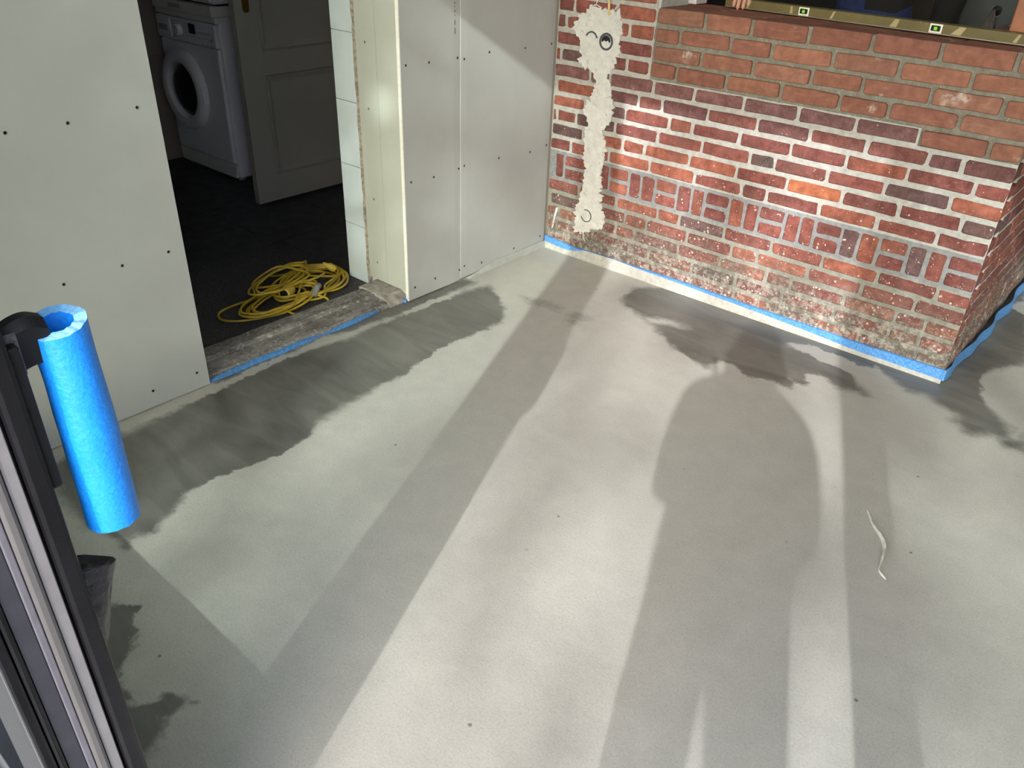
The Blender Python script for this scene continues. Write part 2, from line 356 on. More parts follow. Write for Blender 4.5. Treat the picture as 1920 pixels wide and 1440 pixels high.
# screws
scr_me = MB().lathe([(.0001, .0006), (.0022, .0006), (.0042, .0018), (.0046, .0018)], (0, 0, 0), (1, 0, 0), 10).build('screw', M('black_screw', (.012, .012, .012), .5, 0), None).data
bpy.data.objects.remove(bpy.data.objects['screw'])
def screw(loc, parent, axis='x'):
    o = bpy.data.objects.new('screw', scr_me); link(o); o.location = loc; o.parent = parent
    if axis == 'y': o.rotation_euler = (0, 0, -math.pi / 2)
    return o
for y, z in [(-2.205,.906),(-2.053,.906),(-1.863,.918),(-2.169,.486),(-2.001,.492),(-1.857,.494),(-2.34,.053),(-1.997,.061),(-1.844,.063),(-2.205,1.33),(-2.05,1.33),(-1.86,1.33)]: screw((-.0006, y, z), bL)
for y, z in [(-.869,.921),(-.755,.919),(-.606,.920),(-.862,.497),(-.741,.492),(-.600,.498),(-.859,.055),(-.743,.059),(-.597,.054)]: screw((-.0006, y, z), bM)
for y, z in [(-.569,.912),(-.427,.923),(-.209,.918),(-.036,.919),(-.568,.503),(-.356,.495),(-.148,.482),(-.034,.492),(-.566,.063),(-.455,.047),(-.236,.053),(-.045,.062)]: screw((-.0006, y, z), bR)
for z in (.979, .745, .394, .123, 1.25): screw((-.182, DY1 + .0006, z), rv2, 'y')
# grey crinkled membrane along the foot of the right board
zt = [(-.004,.030),(-.06,.034),(-.15,.033),(-.21,.032),(-.265,.031),(-.32,.033),(-.376,.031),(-.42,.024),(-.464,.016),(-.51,.009),(-.556,.003)]
mb = MB(); 
for i, (y, z) in enumerate(smoothpath([(0, a, b) for a, b in zt], 4)[i][1:] for i in range((len(zt) - 1) * 4 + 1)):
    w = .004 * noise.noise(Vector((y * 30, 1, 0)))
    mb.v += [Vector((.006 + w, y, z)), Vector((.010 + w * .5, y, z * .5)), Vector((.014 + w, y, .0006)), Vector((.0012, y, z + .0006))]
k = len(mb.v) // 4
mb.f = [(i * 4 + a, i * 4 + b, i * 4 + 4 + b, i * 4 + 4 + a) for i in range(k - 1) for a, b in ((0, 1), (1, 2), (3, 0))]
tag(mb.build('edge_membrane', M('grey_membrane', (.36, .375, .37), .5, .12, 25, .2), smooth=True, fix=False), 'grey crinkled membrane strip bulging along the foot of the corner plasterboard', 'membrane')

# white wall tiles at the inner end of the reveal, with the broken plaster strip between
tr = struct(empty('wall_tiled_jamb'))
MB().box(-.372, -.254, DY1 + .006, .35, .0, 2.3).build('tile_bed', m_grout, tr)
for i in range(9):
    z0 = .003 + i * .25
    MB().bbox(-.376, -.252, DY1 - .001, DY1 + .008, z0 + .0012, z0 + .2488, .0012).build('tile', m_tileW, tr)
    MB().bbox(-.379, -.371, DY1 + .002, DY1 + .30, z0 + .0012, z0 + .2488, .0012).build('tile', m_tileW, tr)
mb = MB(); k = 90
for i in range(k + 1):
    z = .03 + i * 2.07 / k; a = noise.noise(Vector((z * 14, 3, 1))); b = noise.noise(Vector((z * 35, 9, 4))); c = noise.noise(Vector((z * 60, 2, 7)))
    xl = -.253 + .004 * b; xr = -.236 + .002 * c
    mb.v += [Vector((xl, DY1 + .004, z)), Vector((xl + .004, DY1 - .004 + .005 * a, z)), Vector((-.2445 + .003 * a, DY1 + .003 + .009 * b, z)), Vector((xr - .002, DY1 - .003 + .005 * c, z)), Vector((xr + .001, DY1 + .005, z))]
mb.f = [(i * 5 + q, i * 5 + q + 1, i * 5 + 6 + q, i * 5 + 5 + q) for i in range(k) for q in range(4)]
mb.build('broken_plaster_edge', m_rough, tr)

# ------------------------------------------------------------------ threshold and utility room floor
t = NT('weathered_stone'); nz = t.noise(24, 6, .7, t.stretch(1, .5, 1)); k = t.mix(t.map(nz, .35, .66), (.10, .095, .095), (.33, .31, .30))
k = t.mix(t.math('MULTIPLY', t.map(t.noise(70, 4, .7), .55, .66), .7), k, (.55, .53, .52)); t.col(k); t.rough(.85); t.bump(t.noise(60, 5, .7), .7, .006); m_stone = t.m
th = struct(empty('trim_1'))
prof = [(-.205, -.03), (-.205, .022), (-.185, .030), (-.120, .034), (-.112, .030), (-.105, .022), (-.030, .018), (-.022, .012), (-.020, -.03)]
def extr_y(prof, y0, y1, name, m, parent, seg=40, jit=.0025):
    mb = MB(); n = len(prof)
    for j in range(seg + 1):
        y = y0 + (y1 - y0) * j / seg
        for i, (x, z) in enumerate(prof):
            q = jit * noise.noise(Vector((x * 40, y * 25, i * 3.1)))
            mb.v.append(Vector((x + q, y, z + (q if z > 0 else 0))))
    mb.f = [(j * n + i, j * n + (i + 1) % n, (j + 1) * n + (i + 1) % n, (j + 1) * n + i) for j in range(seg) for i in range(n)]
    mb.f += [tuple(range(n))[::-1], tuple(seg * n + i for i in range(n))]
    return mb.build(name, m, parent)
extr_y(prof, DY0 - .005, -.985, 'sill_stone', m_stone, th)
extr_y([(-.205, -.03), (-.205, .036), (-.150, .042), (-.060, .034), (-.020, .018), (-.012, .006), (-.012, -.03)], -.985, DY1 + .02, 'mortar_fillet', M('old_mortar', (.33, .31, .29), .95, .35, 30, .9, 60), th, 20, .006)
fu = struct(empty('floor_utility'))
MB().box(-2.6, -.205, -2.2, .35, -.06, -.004).build('grout_bed', m_fgrout, fu)
xs = [-2.50, -2.20, -1.75, -1.30, -.935]; ys = [-2.2, -1.80, -1.35, -.90, -.45, 0.0, .35]
for i in range(len(xs) - 1):
    for j in range(len(ys) - 1): MB().bbox(xs[i] + .002, xs[i + 1] - .002, ys[j] + .002, ys[j + 1] - .002, -.012, .0, .001).build('tile', m_ftile, fu)
for j in range(3, 6): MB().bbox(-.931, -.385, ys[j] + (.04 if j == 3 else .002), ys[j + 1] - .002, -.012, .0, .001).build('tile', m_ftile, fu)
t = NT('granular_mat'); k = t.mix(t.map(t.noise(210, 3, .7), .45, .68), (.012, .012, .014), (.16, .16, .175)); k = t.mix(t.map(t.noise(9, 3), .4, .7, 0, .5), k, (.05, .05, .055))
t.col(k); t.rough(.9); t.bump(t.noise(260, 2, .6), 1.0, .004)
tag(MB().bbox(-.930, -.208, DY0 - .15, -.862, -.01, .004, .003).build('entrance_mat', t.m), 'black granular entrance mat inside the doorway under the yellow cable', 'mat')

# utility room shell
m_dwall = M('utility_paint', (.30, .28, .26), .8, .05, 4)
wu = struct(empty('wall_utility'))
MB().box(-2.62, -2.512, -2.2, .35, 0, 2.6).build('backing', m_grout, wu)
zz = .0
for i in range(8):
    for j in range(8):
        y1 = .30 - j * .30
        MB().bbox(-2.513, -2.503, y1 - .299, y1 - .001, i * .30 + .0012, i * .30 + .2988, .001).build('tile', m_bwall, wu)
struct(MB().box(-2.62, -.24, .20, .32, 0, 2.6).build('wall_utility_back', m_dwall))
struct(MB().box(-2.62, -.36, -2.3, -2.2, 0, 2.6).build('wall_utility_side', m_dwall))
struct(MB().box(-2.62, -.0, -2.3, .35, 2.6, 2.7).build('ceiling_utility', m_ceil))

# panelled door standing open in the utility room
d1 = struct(empty('door_1'), 'grey-white panelled door standing open beside the washing machine', 'door')
DX = -1.393; dyA, dyB = -.666, .170
def frame_rect(mb, x0, x1, y0, y1, z0, z1): mb.box(x0, x1, y0, y1, z0, z1)
mb = MB(); mb.bbox(DX - .040, DX, dyA, dyA + .128, .018, 2.05, .002); mb.bbox(DX - .040, DX, dyB - .12, dyB, .018, 2.05, .002)
mb.bbox(DX - .0395, DX - .0005, dyA + .126, dyB - .118, .018, .152, .001); mb.bbox(DX - .0395, DX - .0005, dyA + .126, dyB - .118, .648, .758, .001); mb.bbox(DX - .0395, DX - .0005, dyA + .126, dyB - .118, 1.93, 2.05, .001)
mb.build('stiles_and_rails', m_door, d1)
for z0, z1 in ((.152, .648), (.758, 1.93)):
    ya, yb = dyA + .128, dyB - .12
    def ring(i, x): return [(x, ya + i, z0 + i), (x, yb - i, z0 + i), (x, yb - i, z1 - i), (x, ya + i, z1 - i)]
    v = ring(0, DX) + ring(.006, DX - .012) + ring(.012, DX - .004) + ring(.024, DX - .010) + ring(.034, DX - .014)
    f = [(r * 4 + k, r * 4 + (k + 1) % 4, r * 4 + 4 + (k + 1) % 4, r * 4 + 4 + k) for r in range(4) for k in range(4)] + [(16, 17, 18, 19)]
    v += [(DX - .030, p[1], p[2]) for p in ring(0, 0)]; f += [(23, 22, 21, 20)] + [(k, 20 + k, 20 + (k + 1) % 4, (k + 1) % 4) for k in range(4)]
    obj('panel', v, f, m_door, d1)
hp = MB().prism([(-.622, .950), (-.612, .938), (-.596, .938), (-.586, .950), (-.586, 1.18), (-.596, 1.192), (-.612, 1.192), (-.622, 1.18)], lambda p: (DX, p[0], p[1]), lambda p: (DX + .004, p[0], p[1])).build('handle_plate', m_brass, d1)
hp['label'] = 'aged brass handle plate'
hh = MB().tube([(DX + .004, -.604, 1.08), (DX + .045, -.604, 1.08), (DX + .05, -.59, 1.08), (DX + .05, -.48, 1.08)], .009, 10).build('lever', m_brass, hp, True)

# ------------------------------------------------------------------ washing machine and the dryer stacked on it
wm = tag(empty('washing_machine', (-2.14, -.507, 0)), 'white front-loading washing machine standing on the dark tiles', 'washing machine')
def L(mbf): return mbf
X0, X1 = -.300, .306
MB().bbox(X0, X1, .012, .58, .020, .850, .012).build('body', m_white, wm)
# front panel, gently rounded at the sides
MB().bbox(X0 + .004, X1 - .020, -.004, .030, .100, .705, .010).build('front_panel', m_white, wm)
fp = MB().bbox(X0 + .002, X1 - .012, -.012, .030, .710, .828, .008).build('control_panel', m_white, wm)
MB().bbox(X0, X1, -.008, .58, .832, .862, .006).build('worktop', m_cream, wm)
MB().prism([(X0 + .02, .022), (X1 - .020, .022), (X1 - .004, .096), (X0 + .004, .096)], lambda p: (p[0], -.002, p[1]), lambda p: (p[0], .03, p[1])).build('plinth_panel', m_cream, wm)
for fx in (X0 + .05, X1 - .05):
    for fy in (.05, .53): MB().lathe([(.0, 0), (.022, 0), (.020, .010), (.012, .014), (.012, .024), (0, .024)], (fx, fy, 0), (0, 0, 1), 16).build('foot', m_btn, wm)
dc = Vector((-.092, -.004, .450))
dr = MB().lathe([(.218, .0), (.220, .012), (.214, .030), (.196, .042), (.168, .042), (.152, .036), (.143, .018), (.140, .004)], dc, (0, -1, 0), 56).build('porthole_door', m_white, wm, True)
t = NT('porthole_glass'); t.col((.008, .010, .014)); t.rough(.06); m_pg = t.m
MB().lathe([(.0001, .046), (.05, .044), (.10, .034), (.130, .016), (.1405, .003)], dc, (0, -1, 0), 48).build('glass_bowl', m_pg, dr, True)
MB().bbox(dc.x + .198, dc.x + .224, -.040, -.006, dc.z - .045, dc.z + .045, .006).build('door_grip', m_white, dr)
dw = MB().bbox(-.282, -.140, -.020, 0, .725, .820, .004).build('detergent_drawer', m_white, wm)
MB().bbox(-.262, -.170, -.0225, -.015, .752, .800, .003).build('drawer_recess', m_btn, dw); MB().bbox(-.262, -.172, -.0245, -.018, .783, .800, .002).build('drawer_grip', m_white, dw)
kb = MB().lathe([(.0001, .026), (.024, .026), (.027, .022), (.029, .0)], (-.055, -.012, .770), (0, -1, 0), 28).build('programme_knob', m_white, wm, True)
MB().bbox(-.058, -.052, -.0395, -.036, .772, .792, .001).build('pointer', m_btn, kb)
MB().bbox(.040, .105, -.0145, -.010, .762, .812, .002).build('display', m_dark, wm)
tx = MB()
for i in range(6):
    zz = .806 - i * .0145; w = .018 if i % 2 else .024
    MB().box(-.128, -.128 + w, -.0132, -.011, zz, zz + .0028).build('programme_mark', m_btn, wm); MB().box(.0, .018, -.0132, -.011, zz, zz + .0028).build('programme_mark', m_btn, wm)
for i in range(5): MB().bbox(.118 + i * .026, .134 + i * .026, -.0145, -.010, .772, .778, .001).build('button', m_btn, wm)
MB().box(.046, .24, -.0132, -.011, .748, .7505).build('marking_line', m_btn, wm)
MB().lathe([(.0001, .004), (.007, .004), (.009, 0)], (.258, -.012, .748), (0, -1, 0), 16).build('button', m_btn, wm)
for i, w in enumerate((.022, .020, .024)): MB().box(.150 + i * .045, .150 + i * .045 + w, -.0132, -.011, .718, .7225).build('marking_line', m_btn, wm)
MB().bbox(X1 - .0005, X1 + .0008, .30, .36, .70, .78, .0003).build('rating_label', m_btn, wm)
dy = tag(empty('stacked_dryer', (-2.14, -.507, .863)), 'white dryer stacked on top of the washing machine with a pull-out shelf', 'dryer')
sh = MB().bbox(X0 + .002, X1 - .006, -.020, .56, .0, .052, .004).build('pull_out_shelf', m_cream, dy)
MB().bbox(-.12, .0, -.0235, -.018, .016, .036, .002).build('shelf_grip', m_btn, sh)
MB().bbox(X0 + .006, X1 - .006, .02, .58, .052, .060, .001).build('gap_seal', m_dark, dy)
MB().bbox(X0, X1, -.002, .58, .060, .900, .010).build('body', m_white, dy)
MB().bbox(X0 + .004, X1 - .020, -.014, .010, .070, .170, .008).build('plinth_panel', m_cream, dy)
dd = MB().lathe([(.205, .0), (.208, .014), (.196, .034), (.165, .038), (.145, .02), (.0001, .02)], (0, -.002, .46), (0, -1, 0), 48).build('porthole_door', m_white, dy, True)
MB().bbox(X0 + .002, X1 - .012, -.012, .02, .760, .880, .008).build('control_panel', m_white, dy)

# ------------------------------------------------------------------ the coiled yellow extension cable
cab = tag(empty('extension_cable', (-.42, -1.18, .005)), 'loosely coiled yellow extension cable lying on the black entrance mat', 'cable')
rng = random.Random(11); pts = []
def loop(cx, cy, a, b, rot, z, ph0, turns, jit=.012):
    st = int(14 * turns)
    for i in range(st):
        an = ph0 + 2 * math.pi * i / 14
        x = a * math.cos(an) * (1 + rng.uniform(-.04, .04)); y = b * math.sin(an) * (1 + rng.uniform(-.04, .04))
        pts.append((cx + x * math.cos(rot) - y * math.sin(rot) + rng.uniform(-jit, jit) * .3, cy + x * math.sin(rot) + y * math.cos(rot) + rng.uniform(-jit, jit) * .3, z + rng.uniform(-.002, .003)))
zc = .006
# right-hand coil: long axis along y
for i in range(7):
    loop(.02 + rng.uniform(-.015, .015), .085 + rng.uniform(-.02, .02), .095 + .014 * (i % 3) + rng.uniform(-.008, .008), .150 + .012 * (i % 4) + rng.uniform(-.01, .01), .25, zc, 0.0, 1); zc += .0042
# left-hand coil
for i in range(6):
    loop(.085 + rng.uniform(-.012, .012), -.105 + rng.uniform(-.015, .02), .062 + .012 * (i % 3), .150 + .018 * (i % 3) + rng.uniform(-.01, .01), .18, zc - .016, .4, 1); zc += .0028
for i in range(3):
    loop(-.045 + .02 * i, -.02, .055 + .01 * i, .185 - .02 * i, .35, zc, 1.2, 1); zc += .004
tail = [(-.08, .06, zc), (-.12, .02, zc), (-.13, -.08, .03), (-.06, -.12, .035), (.02, -.04, .05), (.06, .06, .05), (.03, .16, .045), (-.06, .14, .03), (-.16, .02, .012), (-.21, .12, .008), (-.11, .27, .007), (-.02, .29, .007), (.04, .22, .014), (.0, .10, .04)]
pts += tail
path = smoothpath(pts, 5)
MB().tube(path, .0047, 7).build('cable_run', m_yel, cab, True)
# two long loose loops
lp = smoothpath([(.05, -.02, .03), (.0, -.16, .02), (-.03, -.26, .007), (-.01, -.325, .006), (.05, -.345, .006), (.11, -.29, .006), (.16, -.16, .007), (.17, -.05, .02), (.12, .06, .03)], 7)
MB().tube(lp, .0047, 7).build('cable_loop', m_yel, cab, True)
lp = smoothpath([(.14, -.13, .012), (.20, -.12, .006), (.235, -.06, .006), (.225, .02, .006), (.18, .05, .012), (.12, .02, .02)], 7)
MB().tube(lp, .0047, 7).build('cable_loop', m_yel, cab, True)
so = MB().lathe([(.017, .0), (.024, .004), (.026, .02), (.026, .060), (.020, .066), (.009, .082), (.006, .095)], (.085, -.085, .042), (-.55, .80, -.10), 24).build('coupling_socket', m_cuff, cab, True)
MB().lathe([(.0001, .006), (.018, .006)], (.085, -.085, .042), (-.55, .80, -.10), 24).build('socket_face', m_dark, so)
pl = MB().lathe([(.0001, 0), (.013, 0), (.017, .006), (.017, .028), (.010, .040), (.006, .055), (.0045, .06)], (.0, .24, .026), (-.5, -.6, .5), 18).build('plug', m_cuff, cab, True)
MB().tube([(.145, .015, .020), (.130, .045, .048), (.122, .06, .046)], .013, 10).build('tape_tie', M('grey_tape', (.22, .23, .23), .5, .2, 40), cab)

# ------------------------------------------------------------------ brick wall facing the room (half wall with a full-height pier on the left)
WB = struct(empty('wall_back'))
W = 1.838
def zb(k):
    if k <= 11: return .092 + .0627 * k
    return .7817 + .0646 * (k - 11)
ZTOP = zb(16)
JX = .478
rows = {
 -1: [.16,.37,.58,.79,1.0,1.205,1.31,1.52,1.73],
 0: [.06,.27,.47,.575,.79,.995,1.20,1.41,1.62,1.725],
 1: [.07,.285,.391,.492,.716,.916,1.118,1.224,1.435,1.627,1.731],
 2: [.016,.225,.435,.547,.749,.956,1.066,1.277,1.485,1.676],
 3: [.174,.382,.596,.700,.911,1.115,1.321,1.527,1.734],
 6: [.113,.320,.528,.741,.951,1.055,1.264,1.474,1.679],
 7: [.175,.384,.494,.707,.916,1.123,1.334,1.533,1.739],
 8: [.024,.130,.338,.548,.754,.961,1.062,1.264,1.468,1.685],
 9: [.175,.383,.594,.698,.904,1.112,1.317,1.528,1.740],
 10: [.014,.225,.439,.552,.759,.966,1.170,1.376,1.578,1.686],
 11: [.188,.290,.501,.687,.897,1.111,1.320,1.531,1.743],
 12: [.027,.235,.365,.474,.596,.812,1.030,1.247,1.414,1.634],
 13: [.170,.275,.480,.695,.910,1.130,1.309,1.531,1.745],
 14: [.044,.155,.363,.480,.592,.806,.969,1.191,1.414,1.634],
 15: [.083,.294,.478,.689,.877,1.091,1.307,1.524,1.740]}
for k in range(16, 38): rows[k] = ([.06, .27] if k % 2 == 0 else [.165, .375])
brng = random.Random(3)
def old_color():
    r = brng.random()
    if r < .07: c = (.125, .068, .064)
    elif r < .30: c = (.285, .090, .058)
    elif r < .62: c = (.225, .070, .054)
    else: c = (.185, .060, .050)
    k = brng.uniform(.88, 1.12); return tuple(x * k for x in c)
def new_color():
    c = brng.choice([(.245, .098, .064), (.265, .108, .068), (.23, .090, .060), (.255, .112, .074)]); k = brng.uniform(.9, 1.1); return tuple(x * k for x in c)
def brick(parent, m, color, x0, x1, z0, z1, front, depth, plane='y', new=False, name='brick'):
    # irregular outline (10 points), chamfered front ring
    n_top = 3
    w = x1 - x0; h = z1 - z0; j = .0022 if not new else .0016
    def jt(): return brng.uniform(-j, j)
    c = min(.005, w * .2, h * .2)
    out = []
    segs = [((x0, z0), (x1, z0)), ((x1, z0), (x1, z1)), ((x1, z1), (x0, z1)), ((x0, z1), (x0, z0))]
    L4 = max(w, h)
    for (a, b) in segs:
        ln = math.hypot(b[0] - a[0], b[1] - a[1]); dx = (b[0] - a[0]) / ln; dz = (b[1] - a[1]) / ln
        cuts = [c * brng.uniform(.5, 1.6), ln - c * brng.uniform(.5, 1.6)]
        if ln > .12: cuts = [cuts[0], ln * brng.uniform(.35, .65), cuts[1]]
        for q in cuts: out.append((a[0] + dx * q + jt(), a[1] + dz * q + jt()))
    cx = (x0 + x1) / 2; cz = (z0 + z1) / 2; ch = .0035 if not new else .002
    fr = front - brng.uniform(0, .0025)
    def inset(p, d):
        vx = p[0] - cx; vz = p[1] - cz
        return (cx + vx * (1 - d / (w / 2)), cz + vz * (1 - d / (h / 2)))
    r0 = [(p, front + depth) for p in out]; r1 = [(p, fr + ch) for p in out]; r2 = [(inset(p, ch), fr + brng.uniform(-.0008, .0008)) for p in out]
    n = len(out); o3 = Vector((cx, front, cz)) if plane == 'y' else Vector((front, cx, cz))
    V = []
    for R in (r0, r1, r2):
        for p, d in R:
            if plane == 'y': V.append(Vector((p[0], d, p[1])) - o3)
            else: V.append(Vector((2 * front - d, p[0], p[1])) - o3)
    F = [tuple(2 * n + i for i in range(n)), tuple(reversed(range(n)))]
    for r in range(2):
        for i in range(n): F.append((r * n + i, r * n + (i + 1) % n, (r + 1) * n + (i + 1) % n, (r + 1) * n + i))
    if plane != 'y': F = [tuple(reversed(f)) for f in F]
    o = obj(name, V, F, m, parent); o.location = o3; o.color = (color[0] * .93, color[1] * 1.04, color[2] * 1.16, 1)
    return o
bh = .0092   # half bed joint, old
def course(k):
    js = [0.004] + [x for x in rows[k] if x > .02 or True] + [W if k <= 15 else JX]
    js = sorted(set(js)); z0, z1 = zb(k), zb(k + 1)
    if k == -1: z0 = .022
    for a, b in zip(js[:-1], js[1:]):
        if b - a < .014: continue
        mid = (a + b) / 2
        new = (k >= 12 and k <= 15 and mid > JX) or (k == 11 and mid > 1.531)
        hj = .0062 if not new else .0078
        x0 = a + (hj if a > .005 else 0); x1 = b - (hj if b < W - .001 else 0)
        if new:
            dz = brng.uniform(-.002, .002)
            brick(WB, m_new, new_color(), x0, x1, z0 + .0080 + dz, z1 - (.0080 if k < 15 else .001) + dz, -.002 + brng.uniform(-.002, .003), .098, new=True)
        else:
            col = old_color()
            if k == 8 and abs(mid - 1.01) < .03: col = (.105, .075, .068)
            if k in (6, 7) and b - a > .15 and mid < .95 and mid > .3: col = (.31, .098, .062) if mid > .5 or k == 6 else col
            if k == 6 and abs(mid - .84) < .05: col = (.23, .075, .06)
            if k == 7 and abs(mid - 1.23) < .05: col = (.37, .115, .055)
            if k == 11: col = brng.choice([(.165, .078, .074), (.19, .082, .074)])
            if k == 10 and mid > .3: col = brng.choice([(.145, .062, .058), (.185, .066, .054)])
            brick(WB, m_old, col, x0, x1, z0 + bh, z1 - bh + brng.uniform(-.001, .001), brng.uniform(-.0008, .0015), .098)
for k in sorted(rows): course(k)
# decorative band of paired uprights and stacked headers
band = [.004,.030,.084,.207,.268,.332,.435,.498,.567,.674,.742,.802,.911,.978,1.039,1.145,1.208,1.266,1.367,1.432,1.503,1.604,1.668,1.734,1.838]
kinds = 'VVHVVHVVHVVHVVHVVHVVHVVH'
za, zm, zc2 = zb(4), zb(5), zb(6)
for i, kd in enumerate(kinds):
    a, b = band[i], band[i + 1]
    if i == 0: continue
    e1 = 0 if b > W - .001 else .006; col = old_color()
    if kd == 'V':
        sk = brng.uniform(-.004, .004)
        brick(WB, m_old, col, a + .0065, b - max(e1, .0065), za + .010, zc2 - .012, brng.uniform(-.0005, .0015), .098)
    else:
        brick(WB, m_old, col, a + .006, b - e1, za + .009, zm - .008, 0.0, .098); brick(WB, m_old, old_color(), a + .006, b - e1, zm + .008, zc2 - .011, 0.0, .098)
# mortar behind and between the bricks
def mortar(x0, x1, z0, z1, y, m, nm='mortar'):
    nx = max(2, int((x1 - x0) / .012)); nzn = max(2, int((z1 - z0) / .012)); mb = MB()
    for j in range(nzn + 1):
        for i in range(nx + 1):
            x = x0 + (x1 - x0) * i / nx; z = z0 + (z1 - z0) * j / nzn
            mb.v.append(Vector((x, y + .0022 * noise.noise(Vector((x * 45, z * 45, 3.3))), z)))
    mb.f = [(j * (nx + 1) + i, j * (nx + 1) + i + 1, (j + 1) * (nx + 1) + i + 1, (j + 1) * (nx + 1) + i) for j in range(nzn) for i in range(nx)]
    return mb.build(nm, m, WB, True, False)
mortar(0, W, 0, zb(4) - .004, .0030, m_mortlow); mortar(0, W, zb(4) - .004, zb(6) + .002, .0026, m_mortblue)
mortar(0, W, zb(6) + .002, zb(11) + .004, .0026, m_mort); mortar(0, 1.531, zb(11) + .004, zb(12) - .004, .0026, m_mort); mortar(0, JX, zb(12) - .004, 2.5, .0026, m_mort)
mortar(1.531, W, zb(11) + .004, zb(12) - .004, .010, m_mortnew); mortar(JX, W, zb(12) - .004, ZTOP - .004, .0075, m_mortnew)
MB().box(0, JX, .012, .30, 0, 2.6).build('pier_core', m_wallpl, WB); MB().box(JX, W - .012, .012, .30, 0, ZTOP - .006).build('half_wall_core', m_mortnew, WB)
# second leaf: bricks along the top of the half wall, seen from above
for a in range(6):
    xa = JX + .004 + a * .215; MB().bbox(xa, min(xa + .205, W - .11), .108, .206, ZTOP - .055, ZTOP - .002 + brng.uniform(-.002, .001), .002).build('brick', m_new, WB).color = (*new_color(), 1)
    MB().bbox(xa - .05 if a else xa, min(xa + .155, W - .11), .216, .300, ZTOP - .055, ZTOP - .003, .002).build('brick', m_new, WB).color = (*new_color(), 1)
# plastered end of the pier and white window post
MB().box(JX + .001, JX + .013, .004, .205, ZTOP - .02, 2.5).build('grey_plaster_reveal', M('grey_render', (.40, .42, .43), .9, .12, 20, .3), WB)
struct(MB().bbox(JX + .001, JX + .045, .210, .300, ZTOP, 2.5, .004).build('window_1', M('white_frame_paint', (.58, .57, .66), .5, .04)))

# return side of the half wall
WR = struct(empty('wall_return'))
for k in range(-1, 16):
    z0 = zb(k) if k > -1 else .022; z1 = zb(k + 1); y = 0.0 if k % 2 else 0.0; first = .098 if k % 2 == 0 else .205; ys = [0.0]; yy = first if k % 2 == 0 else .205
    newr = k >= 11
    if newr or True:
        if k % 2: ys = [.102]
        else: ys = [.102]
    off = .102 if k % 2 == 0 else .102 + .105
    js = [.102] + ([off] if k % 2 else []) + [off + .21 * (i + 1) for i in range(9)]
    for a, b in zip(js[:-1], js[1:]):
        col = new_color() if newr else tuple(x * .9 for x in old_color())
        brick(WR, m_new if newr else m_old, col, a + .005, b - .005, z0 + .007, z1 - .007, W + brng.uniform(-.001, .001), .098, plane='x', new=newr)
# the mesh of the return faces +x
MB().box(W - .30, W - .0035, .100, 2.09, 0, ZTOP - .006).build('mortar', m_mort, WR)

# chased-in conduit patched with white plaster
out = [(.184,1.075),(.150,1.062),(.118,1.045),(.094,1.018),(.088,.993),(.107,.970),(.118,.945),(.131,.926),(.126,.890),(.132,.856),(.165,.846),(.201,.840),(.221,.801),(.214,.760),(.202,.722),(.182,.695),(.174,.662),(.190,.640),(.204,.623),(.192,.590),(.188,.551),(.195,.505),(.197,.459),(.203,.425),(.201,.389),(.194,.340),(.187,.287),(.170,.240),(.165,.193),(.172,.155),(.169,.116),(.205,.130),(.239,.128),(.280,.158),(.319,.170),(.334,.224),(.318,.260),(.306,.291),(.300,.330),(.302,.375),(.296,.420),(.293,.456),(.303,.495),(.307,.529),(.296,.565),(.278,.591),(.310,.640),(.329,.678),(.326,.705),(.322,.731),(.297,.780),(.283,.831),(.300,.855),(.312,.881),(.326,.905),(.332,.930),(.328,.970),(.330,1.009),(.322,1.045),(.307,1.071),(.275,1.076),(.249,1.079),(.215,1.082)]
prng = random.Random(5); dense = []
for i in range(len(out)):
    a = out[i]; b = out[(i + 1) % len(out)]; ln = math.hypot(b[0] - a[0], b[1] - a[1]); n = max(2, int(ln / .0075)); nx_, nz_ = (b[1] - a[1]) / ln, -(b[0] - a[0]) / ln
    for q in range(n):
        t_ = q / n; jj = prng.uniform(-.007, .007) if prng.random() < .7 else prng.uniform(-.015, .017)
        dense.append((a[0] + (b[0] - a[0]) * t_ + nx_ * jj, a[1] + (b[1] - a[1]) * t_ + nz_ * jj))
t = NT('rough_plaster'); k = t.mix(t.map(t.noise(30, 5, .65), .3, .7), (.56, .56, .56), (.73, .735, .74)); k = t.mix(t.math('MULTIPLY', t.map(t.noise(80, 3, .7), .70, .75), .5), k, (.30, .26, .22))
t.col(k); t.rough(.95); t.b.inputs['Specular IOR Level'].default_value = .15; t.bump(t.noise(55, 6, .7), .9, .010); m_patch = t.m
bm = bmesh.new(); vs_ = [bm.verts.new((x, .004, z)) for x, z in dense]; f_ = bm.faces.new(vs_)
r = bmesh.ops.extrude_face_region(bm, geom=[f_]); ev = [e for e in r['geom'] if isinstance(e, bmesh.types.BMVert)]
for v in ev: v.co.y = -.0045 + .003 * noise.noise(v.co * 30)
bmesh.ops.triangulate(bm, faces=[f for f in bm.faces if len(f.verts) > 4]); bmesh.ops.recalc_face_normals(bm, faces=bm.faces)
me = bpy.data.meshes.new('plaster_patch'); bm.to_mesh(me); bm.free(); me.materials.append(m_patch)
pp = link(bpy.data.objects.new('plaster_patch', me)); tag(pp, 'ragged white plaster filling a vertical chase in the brick wall', 'plaster patch')
